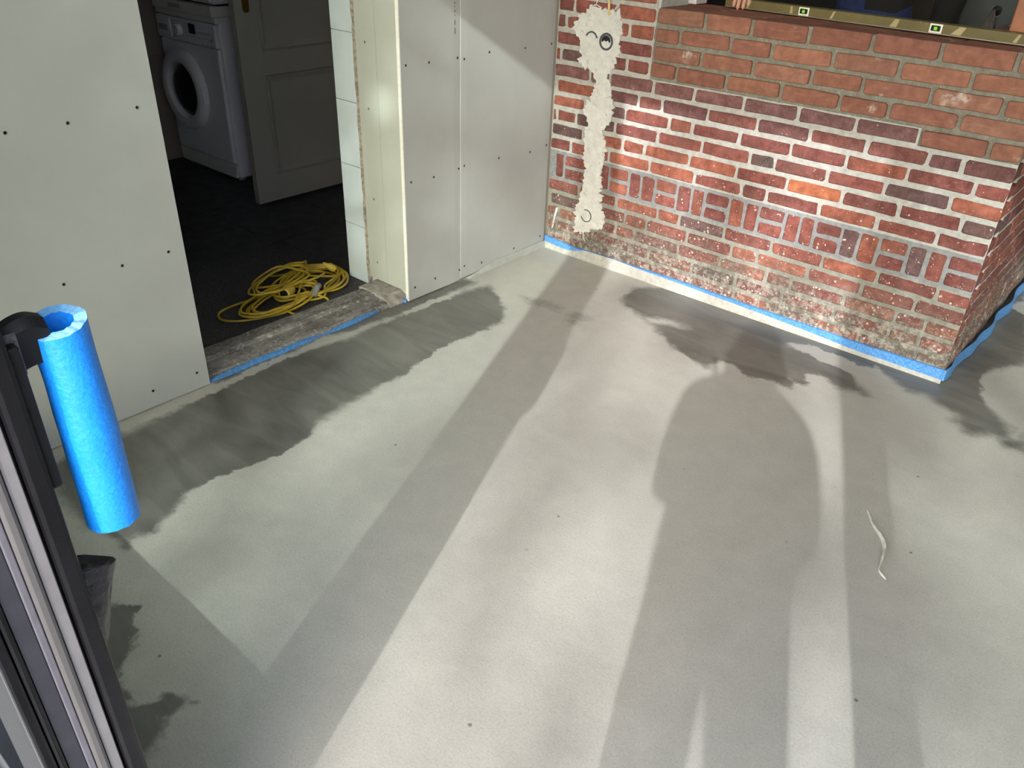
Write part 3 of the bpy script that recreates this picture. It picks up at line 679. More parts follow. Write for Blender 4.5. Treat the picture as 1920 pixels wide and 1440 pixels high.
# trowelled relief on the patch: irregular ridges
mb = MB()
for i in range(70):
    x, z = prng.choice(dense); x = x * .65 + .35 * .235 + prng.uniform(-.01, .01); ang = prng.uniform(-1.2, 1.2); ln = prng.uniform(.012, .035)
    if not (.2 < x < .29 or z > .86): continue
    mb.tube([(x, -.0045, z), (x + math.cos(ang) * ln * .5, -.0070, z + math.sin(ang) * ln * .5), (x + math.cos(ang) * ln, -.0045, z + math.sin(ang) * ln)], [.001, .0032, .001], 5)
o = mb.build('trowel_ridges', m_patch, pp); o['kind'] = 'stuff'
m_ring = M('dark_socket_plastic', (.045, .05, .065), .5, .2, 60)
def ringmark(cx, cz, R, r0, a0, a1, y=-.0068):
    mb = MB(); n = 40
    for i in range(n + 1):
        an = a0 + (a1 - a0) * i / n
        for rr, yy in ((R, y + .004), (R - .001, y), (R - r0, y), (R - r0 - .001, y + .004)): mb.v.append(Vector((cx + rr * math.cos(an), yy + .0008 * noise.noise(Vector((an * 3, cx, 0))), cz + rr * math.sin(an))))
    mb.f = [(i * 4 + q, i * 4 + q + 1, i * 4 + 5 + q, i * 4 + 4 + q) for i in range(n) for q in range(3)]
    return mb.build('socket_ring', m_ring, pp)
ringmark(.183, .955, .032, .006, .25, 2.7); ringmark(.258, .955, .034, .008, 0, 2 * math.pi)
MB().prism([(.258 + .022 * math.cos(a), .957 + .022 * math.sin(a)) for a in [math.pi * i / 10 for i in range(11)]] + [(.240, .952), (.250, .960), (.258, .955), (.268, .961), (.276, .952)], lambda p: (p[0], -.006, p[1]), lambda p: (p[0], -.0072, p[1])).build('socket_void', m_dark, pp)
ringmark(.231, .212, .030, .004, -2.9, 2.0)
tag(MB().tube([(.262, -.006, 1.055), (.262, -.012, 1.09), (.258, -.010, 1.14), (.257, -.010, 2.5)], .0055, 12).build('conduit', m_pvc, None, True), 'thin yellow-beige conduit pipe rising above the plaster patch', 'pipe')
# stray smears of plaster
mb = MB()
for (a, b, w) in [((.060, .205), (.052, .165), .006), ((.050, .160), (.044, .130), .004), ((.045, .125), (.040, .105), .003)]:
    mb.add([(a[0] - w, -.0025, a[1]), (a[0] + w, -.0025, a[1] + .004), (b[0] + w * .7, -.0025, b[1]), (b[0] - w, -.0025, b[1] - .003), (a[0] - w, .003, a[1]), (a[0] + w, .003, a[1] + .004), (b[0] + w * .7, .003, b[1]), (b[0] - w, .003, b[1] - .003)], [(0, 1, 2, 3), (0, 4, 5, 1), (1, 5, 6, 2), (2, 6, 7, 3), (3, 7, 4, 0)])
mb.build('plaster_smear', m_patch, pp)

# ------------------------------------------------------------------ blue foam edge strips
t = NT('blue_foam'); k = t.mix(t.map(t.noise(120, 3, .7), .35, .68), (.045, .19, .54), (.12, .35, .74)); k = t.mix(t.math('MULTIPLY', t.map(t.noise(90, 4, .7), .60, .68), .5), k, (.5, .6, .68)); t.col(k); t.rough(.55); t.bump(t.noise(230, 2), .4, .003); m_foamstrip = t.m
m_smear = M('screed_smear', (.40, .40, .38), .9, .18, 50, .6, 110)
def strip(path_top, name, label, nrm, thick=.008, smear=None):
    # path_top: (x, y, z_top, z_bottom_of_blue)
    P3 = smoothpath([(a, b, c) for a, b, c, d in path_top], 5); P4 = smoothpath([(d, 0, 0) for a, b, c, d in path_top], 5)
    mb = MB(); sm = MB()
    for i, p in enumerate(P3):
        q = P3[min(i + 1, len(P3) - 1)] - P3[max(i - 1, 0)]; q.z = 0; q.normalize(); nn = Vector((q.y, -q.x, 0)); 
        if nn.dot(Vector(nrm)) < 0: nn = -nn
        zb_ = max(.001, P4[i].x); wob = .0012 * noise.noise(p * 25)
        o1 = p + nn * (thick + wob); 
        mb.v += [Vector((p.x, p.y, zb_)), Vector((p.x, p.y, p.z)), Vector((o1.x, o1.y, p.z - .0015)), Vector((o1.x, o1.y, zb_))]
        if smear:
            o2 = p + nn * (thick + .0025 + wob); o3 = p + nn * (thick + .008)
            e = .0035 * noise.noise(Vector((p.x * 40, p.y * 40, 8)))
            sm.v += [Vector((o1.x, o1.y, zb_ + .001)), Vector((o2.x, o2.y, max(.0015, zb_ - .003 + e))), Vector((o3.x, o3.y, .0008))]
    k = len(P3)
    mb.f = [(i * 4 + a, i * 4 + (a + 1) % 4, i * 4 + 4 + (a + 1) % 4, i * 4 + 4 + a) for i in range(k - 1) for a in range(4)] + [(0, 1, 2, 3), ((k - 1) * 4 + 3, (k - 1) * 4 + 2, (k - 1) * 4 + 1, (k - 1) * 4)]
    root = mb.build(name, m_foamstrip, None)
    tag(root, label, 'foam strip')
    if smear:
        sm.f = [(i * 3 + a, i * 3 + a + 1, i * 3 + 4 + a, i * 3 + 3 + a) for i in range(k - 1) for a in range(2)]
        s = sm.build('screed_smear', m_smear, root, True, False); s['label'] = 'grey dried screed smeared over the foam'
    return root
strip([(.004,-.002,.060,.030),(.07,-.002,.055,.024),(.13,-.002,.050,.022),(.19,-.002,.046,.030),(.25,-.002,.050,.046),(.35,-.002,.052,.050),(.45,-.002,.051,.050),(.55,-.002,.052,.045),(.70,-.002,.054,.043),(.90,-.002,.053,.038),(1.05,-.002,.051,.034),(1.25,-.002,.050,.028),(1.40,-.002,.049,.021),(1.52,-.002,.048,.014),(1.65,-.002,.050,.014),(1.75,-.002,.052,.013),(1.842,-.002,.054,.013)],
      'foam_edge_strip', 'bright blue foam edge strip along the foot of the half brick wall', (0, -1, 0), .008, True)
strip([(W + .004,-.010,.054,.012),(W + .010,.05,.050,.004),(W + .004,.13,.048,.003),(W + .008,.22,.050,.003),(W + .020,.32,.050,.003),(W + .018,.42,.047,.003),(W + .030,.54,.050,.003),(W + .016,.68,.048,.003),(W + .034,.84,.050,.003),(W + .018,1.0,.050,.003),(W + .028,1.2,.048,.003),(W + .012,1.4,.050,.003),(W + .02,1.7,.050,.003),(W + .012,2.0,.050,.003)],
      'foam_edge_strip', 'wavy blue foam edge strip along the receding side of the brick wall', (1, 0, 0), .007)
strip([(-.018, DY0 + .006, .010, .001),(-.016,-1.70,.016,.001),(-.018,-1.60,.018,.001),(-.014,-1.52,.017,.001),(-.016,-1.42,.018,.001),(-.022,-1.34,.006,.001),(-.020,-1.28,.006,.001),(-.014,-1.22,.016,.001),(-.020,-1.12,.015,.001),(-.028,-1.06,.011,.001),(-.046,-1.00,.014,.001),(-.052,-.95,.014,.001),(-.030,-.915,.013,.001),(-.004,-.900,.014,.001)],
      'foam_edge_strip', 'scuffed blue foam edge strip in front of the doorway threshold', (1, 0, 0), .011)

# ------------------------------------------------------------------ spirit level lying on the half wall
lv = tag(empty('spirit_level', (1.18, .189, ZTOP), math.atan2(-.134, 1.10)), 'long yellow-green aluminium spirit level lying across the top of the half brick wall', 'spirit level')
t = NT('level_enamel'); k = t.mix(t.map(t.noise(9, 3), .35, .7), (.115, .094, .036), (.155, .130, .054)); k = t.mix(t.math('MULTIPLY', t.map(t.noise(24, 4, .7, t.stretch(1, 1, .4)), .64, .70), .8), k, (.50, .46, .36)); t.col(k); t.rough(.55); m_lv = t.m
LH = .031
MB().bbox(-.555, .62, 0, .05, .0025, .0025 + LH, .0015).build('body', m_lv, lv)
MB().bbox(-.556, .621, -.0004, .0504, .0015, .0045, .0006).build('measuring_edge', M('bare_aluminium', (.5, .49, .46), .35, .1, 30, metal=.8), lv)
for ex in (-.558, .617): MB().bbox(ex, ex + .006, .001, .049, .003, .0315, .0015).build('end_cap', M('level_cap', (.22, .18, .06), .6, .1), lv)
m_vial = M('vial_green', (.30, .75, .05), .15, 0); m_vdark = M('vial_dark', (.01, .03, .01), .2, 0); m_clear = M('vial_holder', (.75, .76, .74), .3, .02)
for vx in (-.215, .268):
    h = MB().bbox(vx - .021, vx + .021, -.0012, .02, .004, .0325, .002).build('vial_holder', m_clear, lv)
    MB().bbox(vx - .016, vx + .016, -.0030, .004, .010, .028, .003).build('vial', m_vdark, h); MB().bbox(vx - .007, vx + .007, -.0036, .002, .012, .025, .003).build('bubble', m_vial, h)
m_tape = M('pale_scuff', (.40, .34, .20), .8, .1)
for sx_, ww, tl in ((-.455, .004, .010), (-.265, .006, -.004), (-.105, .005, .008), (.125, .012, .006), (.335, .016, .012), (.515, .006, .008)):
    MB().prism([(sx_ - ww, .007), (sx_ + ww, .007), (sx_ + ww + tl, .031), (sx_ - ww * .3 + tl, .031)], lambda p: (p[0], -.0008, p[1]), lambda p: (p[0], .001, p[1])).build('paint_scuff', m_tape, lv)

# orange wood post standing on the wall corner
tag(MB().bbox(1.652, 1.800, .190, .320, ZTOP, 2.55, .004).build('timber_post', m_wood), 'orange-brown timber post standing on the corner of the half wall', 'post')

# ------------------------------------------------------------------ the dim room behind the half wall
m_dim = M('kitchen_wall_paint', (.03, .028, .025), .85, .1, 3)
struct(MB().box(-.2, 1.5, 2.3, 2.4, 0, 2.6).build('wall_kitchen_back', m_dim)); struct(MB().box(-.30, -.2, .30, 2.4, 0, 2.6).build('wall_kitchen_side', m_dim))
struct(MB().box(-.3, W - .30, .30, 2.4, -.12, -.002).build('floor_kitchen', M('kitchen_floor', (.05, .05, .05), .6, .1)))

kc = tag(empty('kitchen_cabinet', (1.08, 1.35, 0)), 'dark brown cabinet with tiled side in the dim room behind the wall', 'cabinet')
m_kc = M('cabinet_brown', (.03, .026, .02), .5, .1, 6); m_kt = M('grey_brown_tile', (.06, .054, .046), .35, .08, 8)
MB().bbox(-.30, -.135, 0, .5, 0, 1.75, .004).build('side_panel', m_kc, kc)
MB().box(-.134, .215, .012, .5, 0, 1.75).build('tile_backing', M('cabinet_grout', (.045, .042, .038), .9, .1), kc)
for zi in range(9):
    for xi in range(2): MB().bbox(-.132 + xi * .15, .016 + xi * .15, 0, .013, zi * .195 + .002, zi * .195 + .193, .0015).build('tile', m_kt, kc)
MB().bbox(.165, .215, -.004, .5, 0, 1.75, .003).build('edge_panel', M('cabinet_black', (.02, .019, .017), .5, .1), kc)
tag(MB().tube([(1.262, 1.05, .55), (1.312, 1.05, 1.10), (1.352, 1.05, 1.55)], .013, 12).build('wooden_stick', M('orange_stick', (.24, .11, .03), .5, .2, 20)), 'thin orange-brown stick leaning beside the grey panel', 'stick')
gp = tag(empty('grey_panel', (1.50, .92, 0)), 'grey board with a round cable hole standing behind the half wall', 'board')
mb = MB(); m_gp = M('grey_board', (.065, .077, .083), .7, .08, 6)
hx, hz, hr = -.052, 1.128, .019
ringp = [(hx + hr * math.cos(2 * math.pi * i / 32), hz + hr * math.sin(2 * math.pi * i / 32)) for i in range(32)]
outp = []
for i in range(32):
    a = 2 * math.pi * i / 32; c, s_ = math.cos(a), math.sin(a)
    ux = (.16 - hx) if c > 0 else (hx + .175); uz = (1.62 - hz) if s_ > 0 else (hz - .02)
    q = min(ux / max(abs(c), 1e-6), uz / max(abs(s_), 1e-6)); outp.append((hx + c * q, hz + s_ * q))
for yy in (0, .018):
    mb.v += [Vector((x, yy, z)) for x, z in ringp] + [Vector((x, yy, z)) for x, z in outp]
for i in range(32):
    j = (i + 1) % 32
    mb.f += [(i, j, 32 + j, 32 + i), (64 + i, 96 + i, 96 + j, 64 + j), (i, 64 + i, 64 + j, j), (32 + i, 32 + j, 96 + j, 96 + i)]
mb.build('board', m_gp, gp)
MB().lathe([(hr - .001, 0.0), (hr + .004, -.003), (hr + .005, 0), (hr + .001, .003)], (hx, -.001, hz), (0, 1, 0), 32).build('hole_rim', M('grey_rim', (.12, .13, .13), .5, .05), gp, True)
MB().bbox(hx - .03, hx + .03, .019, .03, hz - .03, hz + .03, .002).build('hole_backing', m_dark, gp)
mb = MB(); n = 20
for j in range(16):
    t_ = j / 15; z = 1.134 - t_ * .20; hw = .004 + .030 * min(1, t_ * 1.6) ** .8
    for i in range(n):
        an = 2 * math.pi * i / n; mb.v.append(Vector((hx - .006 - .018 * t_ + hw * math.cos(an), -.018 - .008 * t_ + .008 * math.sin(an) * (1 + .5 * math.sin(5 * an + 3 * t_)) + .003 * math.sin(3 * an), z)))
mb.f = [(j * n + i, j * n + (i + 1) % n, (j + 1) * n + (i + 1) % n, (j + 1) * n + i) for j in range(15) for i in range(n)]
ck = mb.build('hanging_cloth', M('taupe_cloth', (.14, .12, .108), .9, .15, 60, .4), None, True); ck.location = (1.50, .92, 0)
tag(ck, 'taupe cloth hanging from the round hole in the grey board', 'cloth')
tag(MB().bbox(1.56, 1.645, .40, .50, ZTOP - .05, ZTOP + .018, .02).build('brick_piece', M('loose_brick', (.15, .065, .05), .9, .2, 40, .4)), 'loose reddish brick end behind the level beside the timber post', 'brick')

# ------------------------------------------------------------------ bodies (skin-modifier figures)
def skinned(name, verts, edges, radii, m, parent=None, root=0, sub=2, lower=None, zcut=0):
    me = bpy.data.meshes.new(name); me.from_pydata([tuple(v) for v in verts], edges, []); o = bpy.data.objects.new(name, me); link(o)
    sk = o.modifiers.new('skin', 'SKIN'); me.skin_vertices[0] if me.skin_vertices else None
    if not me.skin_vertices:
        bpy.context.view_layer.update()
    for i, r in enumerate(radii):
        d = me.skin_vertices[0].data[i]; d.radius = r if isinstance(r, tuple) else (r, r); d.use_root = (i == root)
    ss = o.modifiers.new('sub', 'SUBSURF'); ss.levels = sub; ss.render_levels = sub; sk.use_smooth_shade = True
    dg = bpy.context.evaluated_depsgraph_get(); dg.update(); ev = o.evaluated_get(dg); m2 = bpy.data.meshes.new_from_object(ev)
    bpy.data.objects.remove(o); m2.materials.clear(); m2.materials.append(m)
    if lower: m2.materials.append(lower)
    for p in m2.polygons:
        p.use_smooth = True
        if lower and p.center.z < zcut and abs(p.center.x) < .21: p.material_index = 1
    o2 = bpy.data.objects.new(name, m2); link(o2)
    if parent is not None: o2.parent = parent
    return o2
m_skin = M('skin', (.50, .26, .20), .5, .08, 30, .1, 120)
m_cloth = M('black_jacket', (.004, .004, .005), .9, .2, 40, .3); m_jean = M('dark_blue_jeans', (.010, .020, .085), .85, .3, 60, .3)
def head(center, facing, parent, m_hair):
    c = Vector(center); mb = MB(); nU, nV = 24, 16
    fx = Vector(facing); fx.z = 0; fx.normalize(); sx = Vector((-fx.y, fx.x, 0))
    for j in range(nV + 1):
        v = math.pi * j / nV
        for i in range(nU):
            u = 2 * math.pi * i / nU; a = math.sin(v) * math.cos(u); b = math.sin(v) * math.sin(u); z = math.cos(v)
            wx = .098 if a > 0 else .100; wy = .078 * (1 - .22 * max(0, -z)); zz = .118 * z
            nose = .022 * math.exp(-((b / .16) ** 2 + ((z + .12) / .2) ** 2)) if a > 0 else 0; eye = -.008 * (math.exp(-(((b - .4) / .16) ** 2 + ((z - .05) / .12) ** 2)) + math.exp(-(((b + .4) / .16) ** 2 + ((z - .05) / .12) ** 2))) if a > 0 else 0
            mouth = -.004 * math.exp(-((b / .3) ** 2 + ((z + .48) / .05) ** 2)) if a > 0 else 0
            mb.v.append(c + fx * (a * wx + nose + eye + mouth) + sx * (b * wy) + Vector((0, 0, zz)))
    mb.f = [(j * nU + i, j * nU + (i + 1) % nU, (j + 1) * nU + (i + 1) % nU, (j + 1) * nU + i) for j in range(nV) for i in range(nU)]
    h = mb.build('head', m_skin, parent, True)
    for s_ in (-1, 1):
        e = MB().lathe([(.0001, .012), (.010, .010), (.016, .002), (.013, -.006)], c + sx * (.078 * s_) + Vector((0, 0, -.01)), sx * s_, 14).build('ear', m_skin, h, True)
        MB().lathe([(.0001, .006), (.007, .004), (.010, -.002)], c + fx * .084 + sx * (.031 * s_) + Vector((0, 0, .006)), fx, 12).build('eye', m_dark, h, True)
    hb = MB()
    for j in range(9):
        v = math.pi * .52 * j / 8
        for i in range(nU):
            u = 2 * math.pi * i / nU; a = math.cos(u); cut = 1.0 if a < .3 else .62
            vv_ = v * cut; hb.v.append(c + fx * (math.sin(vv_) * a * .112 - .004) + sx * (math.sin(vv_) * math.sin(u) * .090) + Vector((0, 0, .130 * math.cos(vv_))))
    hb.f = [(j * nU + i, j * nU + (i + 1) % nU, (j + 1) * nU + (i + 1) % nU, (j + 1) * nU + i) for j in range(8) for i in range(nU)]
    hb.build('hair', m_hair, h, True)
    return h
def hand(parent, wrist, palm_dir, across, normal, curl, scale=1.0, name='hand'):
    w = Vector(wrist); d = Vector(palm_dir).normalized(); a = Vector(across).normalized(); nn = Vector(normal).normalized(); s_ = scale
    V = [w, w + d * .045 * s_, w + d * .085 * s_]; E = [(0, 1), (1, 2)]; R = [(.024 * s_, .018 * s_), (.036 * s_, .015 * s_), (.038 * s_, .013 * s_)]
    pm = MB(); P_ = []
    for t_, wd, th_ in ((-.01, .024, .018), (.02, .034, .017), (.055, .041, .015), (.085, .041, .012), (.093, .036, .008)):
        for i in range(14):
            an = 2 * math.pi * i / 14; pm.v.append(w + d * t_ * s_ + a * (wd * math.cos(an) * s_) + nn * (th_ * math.sin(an) * s_))
    pm.f = [(j * 14 + i, j * 14 + (i + 1) % 14, (j + 1) * 14 + (i + 1) % 14, (j + 1) * 14 + i) for j in range(4) for i in range(14)] + [tuple(range(14)), tuple(56 + i for i in range(14))]
    for k, (off, ln) in enumerate(((-.029, .068), (-.010, .076), (.010, .072), (.028, .058))):
        b = w + d * .082 * s_ + a * off * s_; ang = 0.0; pts_ = [b - d * .012]; p = b; pts_.append(p); ls = (.45, .32, .23)
        for q in range(3):
            ang += curl[q] * (1 + .08 * (k - 1.5)); p = p + (d * math.cos(ang) - nn * math.sin(ang)) * (ln * ls[q] * s_); pts_.append(p)
        pp_ = smoothpath(pts_, 4); nr = len(pp_); pm.tube(pp_, [(.0098 - .0028 * i / nr) * s_ * (1.0 if i < nr - 1 else .6) for i in range(nr)], 10)
        e = pts_[-1]; pm.lathe([(.0001, .004), (.004, .003), (.0046, 0)], e, (pts_[-1] - pts_[-2]), 8)
    b = w + d * .022 * s_ + a * (-.030) * s_; tp = [b, b + (d * .5 - a * .8) * .034 * s_ - nn * .006, b + (d * 1.2 - a * .9) * .045 * s_ - nn * .018, b + (d * 1.9 - a * .8) * .045 * s_ - nn * .026]
    tp = smoothpath(tp, 4); pm.tube(tp, [(.0125 - .004 * i / len(tp)) * s_ for i in range(len(tp))], 10)
    return pm.build(name, m_skin, parent, True)
# worker behind the half wall, bending to hold the level
wk = tag(empty('person', (1.02, .80, 0)), 'person in dark clothing behind the half wall with one hand on the spirit level', 'person')
V = [(0,0,.95),(0,0,1.12),(-.02,-.04,1.32),(-.05,-.10,1.50),(-.06,-.14,1.60),(.20,-.08,1.46),(.30,-.02,1.20),(.30,-.16,1.02),(-.28,-.12,1.46),(-.42,-.30,1.42),(-.32,-.47,1.225),(.11,.02,.90),(.12,-.02,.50),(.12,.02,.09),(.12,-.10,.05),(-.11,.02,.90),(-.12,-.02,.50),(-.12,.02,.09),(-.12,-.10,.05)]
Ed = [(0,1),(1,2),(2,3),(3,4),(3,5),(5,6),(6,7),(3,8),(8,9),(9,10),(0,11),(11,12),(12,13),(13,14),(0,15),(15,16),(16,17),(17,18)]
Rd = [(.16,.12),(.15,.11),(.17,.12),(.13,.09),.06,.075,.058,.042,.075,.058,.036,(.10,.10),.075,.05,.04,(.10,.10),.075,.05,.04]
body = skinned('body', V, Ed, Rd, m_cloth, wk, lower=m_jean, zcut=1.13)
hd = head((-.075, -.19, 1.73), (-.35, -1, 0), wk, M('dark_hair', (.02, .015, .012), .7, .2, 60))
# the hand: fingers come down over the level
hand(wk, (-.32, -.47, 1.222), (.02, -.74, -.67), (1.0, .05, -.02), (0, -.67, .74), (.10, .30, .30), .98)
hand(wk, (.30, -.16, 1.02), (-.1, -.55, -.80), (-.9, .3, -.1), (.3, -.7, .5), (.3, .4, .4), .98)
# photographer standing in the open sliding door behind the camera
ph = tag(empty('person', (2.44, -3.14, 0)), 'photographer in dark clothing standing outside the open sliding door', 'person')
V = [(0,0,.93),(0,0,1.10),(0,.01,1.30),(0,0,1.43),(0,.01,1.51),(.18,.0,1.37),(.20,.04,1.06),(-.045,.135,1.36),(-.18,.0,1.37),(-.20,.03,1.04),(-.235,.105,1.36),(.10,.0,.88),(.11,.02,.48),(.11,0,.08),(.12,.12,.05),(-.10,.0,.88),(-.11,.02,.48),(-.11,0,.08),(-.12,.12,.05)]
Rp = [(.20,.13),(.19,.12),(.19,.12),(.13,.09)] + Rd[4:]
body2 = skinned('body', V, Ed, Rp, m_cloth, ph, lower=m_jean, zcut=.92)
head((0, .035, 1.60), (-.35, 1, 0), ph, M('brown_hair', (.06, .035, .02), .7, .2, 60))
phone_c = CAM - cf * .035 - Vector((0, 0, 0)); pc = phone_c
mb = MB(); bmv = []
for (a, b, c) in ((-.075, -.036, 0), (.075, -.036, 0), (.075, .036, 0), (-.075, .036, 0), (-.075, -.036, .008), (.075, -.036, .008), (.075, .036, .008), (-.075, .036, .008)): bmv.append(pc + cr * (a + .05) + cu * (b - .022) - cf * c)
mb.add(bmv, [(0, 3, 2, 1), (4, 5, 6, 7), (0, 1, 5, 4), (1, 2, 6, 5), (2, 3, 7, 6), (3, 0, 4, 7)])
tag(mb.build('phone', m_dark), 'dark phone held up by the photographer outside the door', 'phone')
PHO = Vector((2.44, -3.14, 0))
for sg in (-1, 1): hand(ph, pc - PHO + cr * (.05 + sg * .072) - cu * .115 - cf * .045, cu - cr * sg * .12, cr * -sg, -cf, (.05, .10, .10), .9)

# ------------------------------------------------------------------ glazed front: sliding door leaf, opening, fixed pane
m_alu1 = M('grey_seal_light', (.15, .15, .165), .5, .08, 30); m_alu2 = M('grey_seal', (.085, .084, .09), .55, .08, 30); m_alu3 = M('blue_grey_profile', (.026, .027, .038), .45, .2, 25); m_alu4 = M('milky_tape', (.10, .10, .125), .4, .15, 40)
m_gl = mat_glass('green_tinted_glass', (.82, .87, .83)); m_gl2 = mat_glass('clear_glass', (.80, .83, .81))
XE = 1.519; XS = 1.3286; YI, YO = -2.729, -2.830
d2 = struct(empty('door_2', (0, 0, 0)), 'black and grey sliding door leaf seen edge-on at the left of the photograph', 'door')
def vb(x0, x1, y0, y1, z0, z1, m, nm, bev=.0012, parent=d2): return MB().bbox(x0, x1, y0, y1, z0, z1, bev).build(nm, m, parent)
vb(XS, XE - .016, YO + .001, YI - .001, .02, 2.41, m_blackm, 'stile_core')
vb(XE - .016, XE, -2.7515, YI, .02, 2.41, m_black, 'inner_profile', .0055)
vb(XE - .016, XE - .004, -2.767, -2.7545, .02, 2.41, m_alu1, 'seal_strip'); vb(XE - .016, XE - .001, -2.781, -2.7675, .02, 2.41, m_alu2, 'seal_strip', .004)
vb(XE - .016, XE - .003, -2.789, -2.7815, .02, 2.41, m_alu4, 'seal_strip'); vb(XE - .016, XE - .005, -2.807, -2.7893, .02, 2.41, m_alu3, 'lock_rail'); vb(XE - .016, XE - .002, -2.8166, -2.8073, .02, 2.41, m_black, 'gasket', .004)
vb(XE - .016, XE, YO, -2.8170, .02, 2.41, m_black, 'outer_profile', .0035)
vb(.02, .12, YO, YI, .02, 2.41, m_black, 'stile'); vb(.12, XS, YO, YI, .02, .205, m_black, 'bottom_rail'); vb(.12, XS, YO, YI, 2.32, 2.41, m_black, 'top_rail')
vb(.12, XS, -2.790, -2.776, .205, 2.32, m_gl, 'pane', .0005)
# bar handle on the inner face
hx_, hy_ = 1.486, -2.675
ha = MB(); arm = smoothpath([(hx_, YI - .002, 1.068), (hx_, -2.716, 1.076), (hx_, -2.700, 1.078), (hx_, hy_ - .012, 1.072)], 4)
for i, p in enumerate(arm):
    hgt = .024 if i > 2 else .026
    ha.v += [p + Vector((-.011, 0, -hgt)), p + Vector((.011, 0, -hgt)), p + Vector((.013, 0, hgt * .6)), p + Vector((.006, 0, hgt)), p + Vector((-.006, 0, hgt)), p + Vector((-.013, 0, hgt * .6))]
k = len(arm); ha.f = [(i * 6 + a, i * 6 + (a + 1) % 6, i * 6 + 6 + (a + 1) % 6, i * 6 + 6 + a) for i in range(k - 1) for a in range(6)] + [tuple(range(6)), tuple((k - 1) * 6 + a for a in range(6))]
hb_ = ha.build('handle_arm', m_blackm, d2); 
MB().bbox(1.462, 1.512, YI - .001, YI + .010, .925, 1.085, .003).build('handle_rose', m_blackm, d2)
MB().tube([(hx_, hy_, 1.070), (hx_, hy_, .865)], .010, 14).build('handle_bar', m_blackm, d2, True)
# tape on the arm root, torn
mb = MB(); n = 16
for i in range(n + 1):
    t_ = i / n; y = -2.716 - .026 * t_; 
    for j in range(5):
        q = j / 4; mb.v.append(Vector((hx_ + .0150 + .002 * noise.noise(Vector((t_ * 6, q * 5, 2))), y, 1.094 - q * (.044 + .010 * noise.noise(Vector((t_ * 9, 1, 5)))))))
mb.f = [(i * 5 + j, i * 5 + j + 1, i * 5 + 6 + j, i * 5 + 5 + j) for i in range(n) for j in range(4)]
mb.build('torn_tape', M('black_tape', (.075, .072, .08), .45, .6, 160, .8, 140), hb_, True, False)
# black plastic wrapped round the lower arm
mb = MB(); n = 18; st = 12
for j in range(st):
    t_ = j / (st - 1); z = .803 - .118 * t_; cy = -2.722 - .012 * t_; ry = .030 * (1 - .55 * t_) + .003; rx = .018 * (1 - .35 * t_)
    for i in range(n):
        an = 2 * math.pi * i / n; cr_ = 1 + .16 * noise.noise(Vector((math.cos(an) * 1.5, math.sin(an) * 1.5, t_ * 3))); zz_ = z + (.018 * (-math.sin(an)) * (1 - t_) * .9)
        mb.v.append(Vector((hx_ + rx * math.cos(an) * cr_, cy + ry * math.sin(an) * cr_, zz_)))
mb.f = [(j * n + i, j * n + (i + 1) % n, (j + 1) * n + (i + 1) % n, (j + 1) * n + i) for j in range(st - 1) for i in range(n)] + [tuple((st - 1) * n + i for i in range(n))]
c0 = len(mb.v); mb.v.append(Vector((hx_, -2.722, .796))); mb.f += [(i, c0, (i + 1) % n) for i in range(n)]
mb.build('plastic_wrap', M('crumpled_black_plastic', (.014, .014, .020), .22, .3, 30, .8, 45), d2, True)
# blue foam pipe sleeve over the bar
t = NT('sky_blue_foam'); k = t.mix(t.map(t.noise(260, 3, .6), .3, .72), (.004, .20, .76), (.010, .27, .86)); t.col(k); t.rough(.42); t.bump(t.noise(210, 3, .6), .35, .003); t.b.inputs['Subsurface Weight'].default_value = .15; t.b.inputs['Subsurface Radius'].default_value = (.002, .004, .008); m_foam = t.m
t = NT('foam_cut_face'); t.col(t.mix(t.map(t.noise(260, 2), .3, .7), (.13, .42, .80), (.25, .55, .88))); t.rough(.8); t.bump(t.noise(240, 3), .5, .003); m_cut = t.m
def sleeve():
    R, r = .0275, .0158; cx, cy = hx_, hy_; z1, z0 = 1.084, .842
    slit = math.atan2(-.75, -.55); gap = .10; n = 72; st = 30; mb = MB()
    for j in range(st + 1):
        t_ = j / st; z = z1 + (z0 - z1) * t_
        g = gap + .55 * math.exp(-((z - 1.035) / .035) ** 2)
        sq = 1 - .05 * math.exp(-((z - 1.035) / .04) ** 2)
        bx = .004 * math.sin(t_ * math.pi) ; tl = .0022 * noise.noise(Vector((0, 0, z * 20)))
        for rad in (R, r):
            for i in range(n + 1):
                an = slit + g / 2 * (1 if True else 0) + (2 * math.pi - g) * i / n
                rr = rad * sq * (1 + .015 * noise.noise(Vector((math.cos(an) * 2, math.sin(an) * 2, z * 14 + rad * 50))))
                ez = (.0018 * noise.noise(Vector((math.cos(an) * 3, math.sin(an) * 3, 5 + j)))) if j in (0, st) else 0
                tilt = (.006 * math.cos(an - 2.4)) if j == 0 else 0
                mb.v.append(Vector((cx + rr * math.cos(an) + tl + bx, cy + rr * math.sin(an), z + ez + tilt * (rad / R))))
    RW = 2 * (n + 1)
    for j in range(st):
        for i in range(n):
            a = j * RW + i; mb.f.append((a, a + 1, a + RW + 1, a + RW)); b = a + n + 1; mb.f.append((b, b + RW, b + RW + 1, b + 1))
        for e in (0, n): a = j * RW + e; mb.f.append((a, a + RW, a + RW + n + 1, a + n + 1))
    nf = len(mb.f)
    for i in range(n): mb.f.append((i, i + n + 1, i + n + 2, i + 1)); q = st * RW + i; mb.f.append((q, q + 1, q + n + 2, q + n + 1))
    o = mb.build('foam_sleeve', m_foam, None, True); o.data.materials.append(m_cut)
    for p in list(o.data.polygons)[nf:]: p.material_index = 1; p.use_smooth = False
    return tag(o, 'bright blue slit foam pipe sleeve hanging on the black door handle', 'foam sleeve')
sleeve()

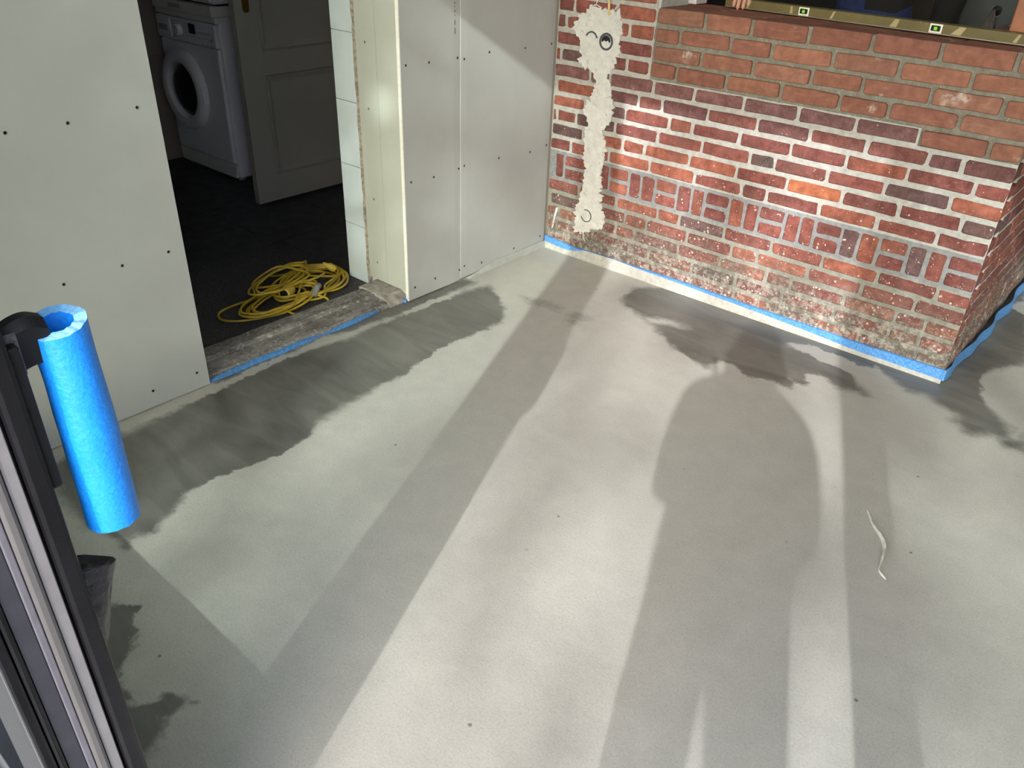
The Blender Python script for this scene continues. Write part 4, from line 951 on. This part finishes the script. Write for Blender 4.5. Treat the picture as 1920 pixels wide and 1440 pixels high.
w2 = struct(empty('window_2', (0, 0, 0)))
vb(2.638, 2.744, YO, YI, .02, 2.41, m_black, 'stile', .003, w2); vb(4.45, 4.55, YO, YI, .02, 2.41, m_black, 'stile', .003, w2); vb(2.744, 4.45, YO, YI, .02, .12, m_black, 'bottom_rail', .003, w2); vb(2.744, 4.45, YO, YI, 2.32, 2.41, m_black, 'top_rail', .003, w2)
vb(2.744, 4.45, -2.790, -2.776, .12, 2.32, m_gl2, 'pane', .0005, w2)
struct(MB().box(-.4, 4.7, -2.95, -2.70, 2.415, 2.75).build('wall_front', m_wallpl))
struct(MB().box(-.02, 4.6, -2.85, -2.72, -.02, .018).build('trim_2', m_black))
struct(MB().box(4.6, 4.7, -2.95, 3.0, 0, 2.6).build('wall_right', m_ceil)); struct(MB().box(1.5, 4.7, 3.0, 3.1, 0, 2.6).build('wall_far', m_ceil))
struct(MB().box(0, 4.6, -2.70, 3.0, 2.6, 2.7).build('ceiling', m_ceil))

# ------------------------------------------------------------------ terrace and a tree outside, behind the camera
struct(MB().box(-14, 18, -30, -2.95, -.20, -.06).build('ground_terrace', M('terrace_paving', (.34, .33, .31), .9, .12, 3)))
def tree(name, label, trunk, crown, n, seed, leaf=(.05, .10)):
    r_ = random.Random(seed); root = tag(empty(name, (trunk[0], trunk[1], -.06)), label, 'tree', 'trees outside the glazed front')
    k_ = crown[3] / 4.9; mb = MB(); mb.tube([(0, 0, 0), (.05, .02, 1.6 * k_), (.0, .1, 3.2 * k_), (.1, .05, 5.2 * k_)], [.16, .13, .08, .02], 10)
    for i in range(9):
        a = r_.uniform(0, 6.28); z = r_.uniform(2.2, 3.9) * k_; l_ = r_.uniform(1.0, 2.0); mb.tube([(0, .05, z), (math.cos(a) * l_ * .5, math.sin(a) * l_ * .5, z + .5), (math.cos(a) * l_, math.sin(a) * l_, z + 1.1)], [.035, .02, .008], 6)
    mb.build('trunk', M('bark', (.09, .07, .05), .9, .3, 20, .6), root)
    lf = MB()
    for i in range(n):
        while True:
            p = Vector((r_.uniform(-1, 1), r_.uniform(-1, 1), r_.uniform(-1, 1)))
            if p.length < 1 and noise.noise(p * 2.1 + Vector((seed, 0, 0))) > -.12: break
        c = Vector((crown[0] * p.x, crown[1] * p.y, crown[3] + crown[2] * p.z)); u = Vector((r_.gauss(0, 1), r_.gauss(0, 1), r_.gauss(0, .6))).normalized(); v = u.orthogonal().normalized(); v = Matrix.Rotation(r_.uniform(0, 6.28), 3, u) @ v; s_ = r_.uniform(*leaf)
        w_ = u.cross(v); lf.add([c - v * s_, c + w_ * s_ * .5, c + v * s_, c - w_ * s_ * .5 + u * s_ * .12], [(0, 1, 2, 3)])
    o = lf.build('foliage', M('leaf_green', (.06, .12, .03), .6, .3, 10), root, False, False); o['kind'] = 'stuff'
    return root
# shades the left of the opening
tree('garden_tree', 'broad leafy garden tree to the left of the terrace', (2.25, -9.79), (1.50, 1.2, 2.1, 5.5), 12000, 4)
tree('garden_tree', 'tall sparse garden tree further from the terrace', (8.9, -17.9), (2.4, 2.0, 2.6, 9.6), 620, 9, (.10, .20))
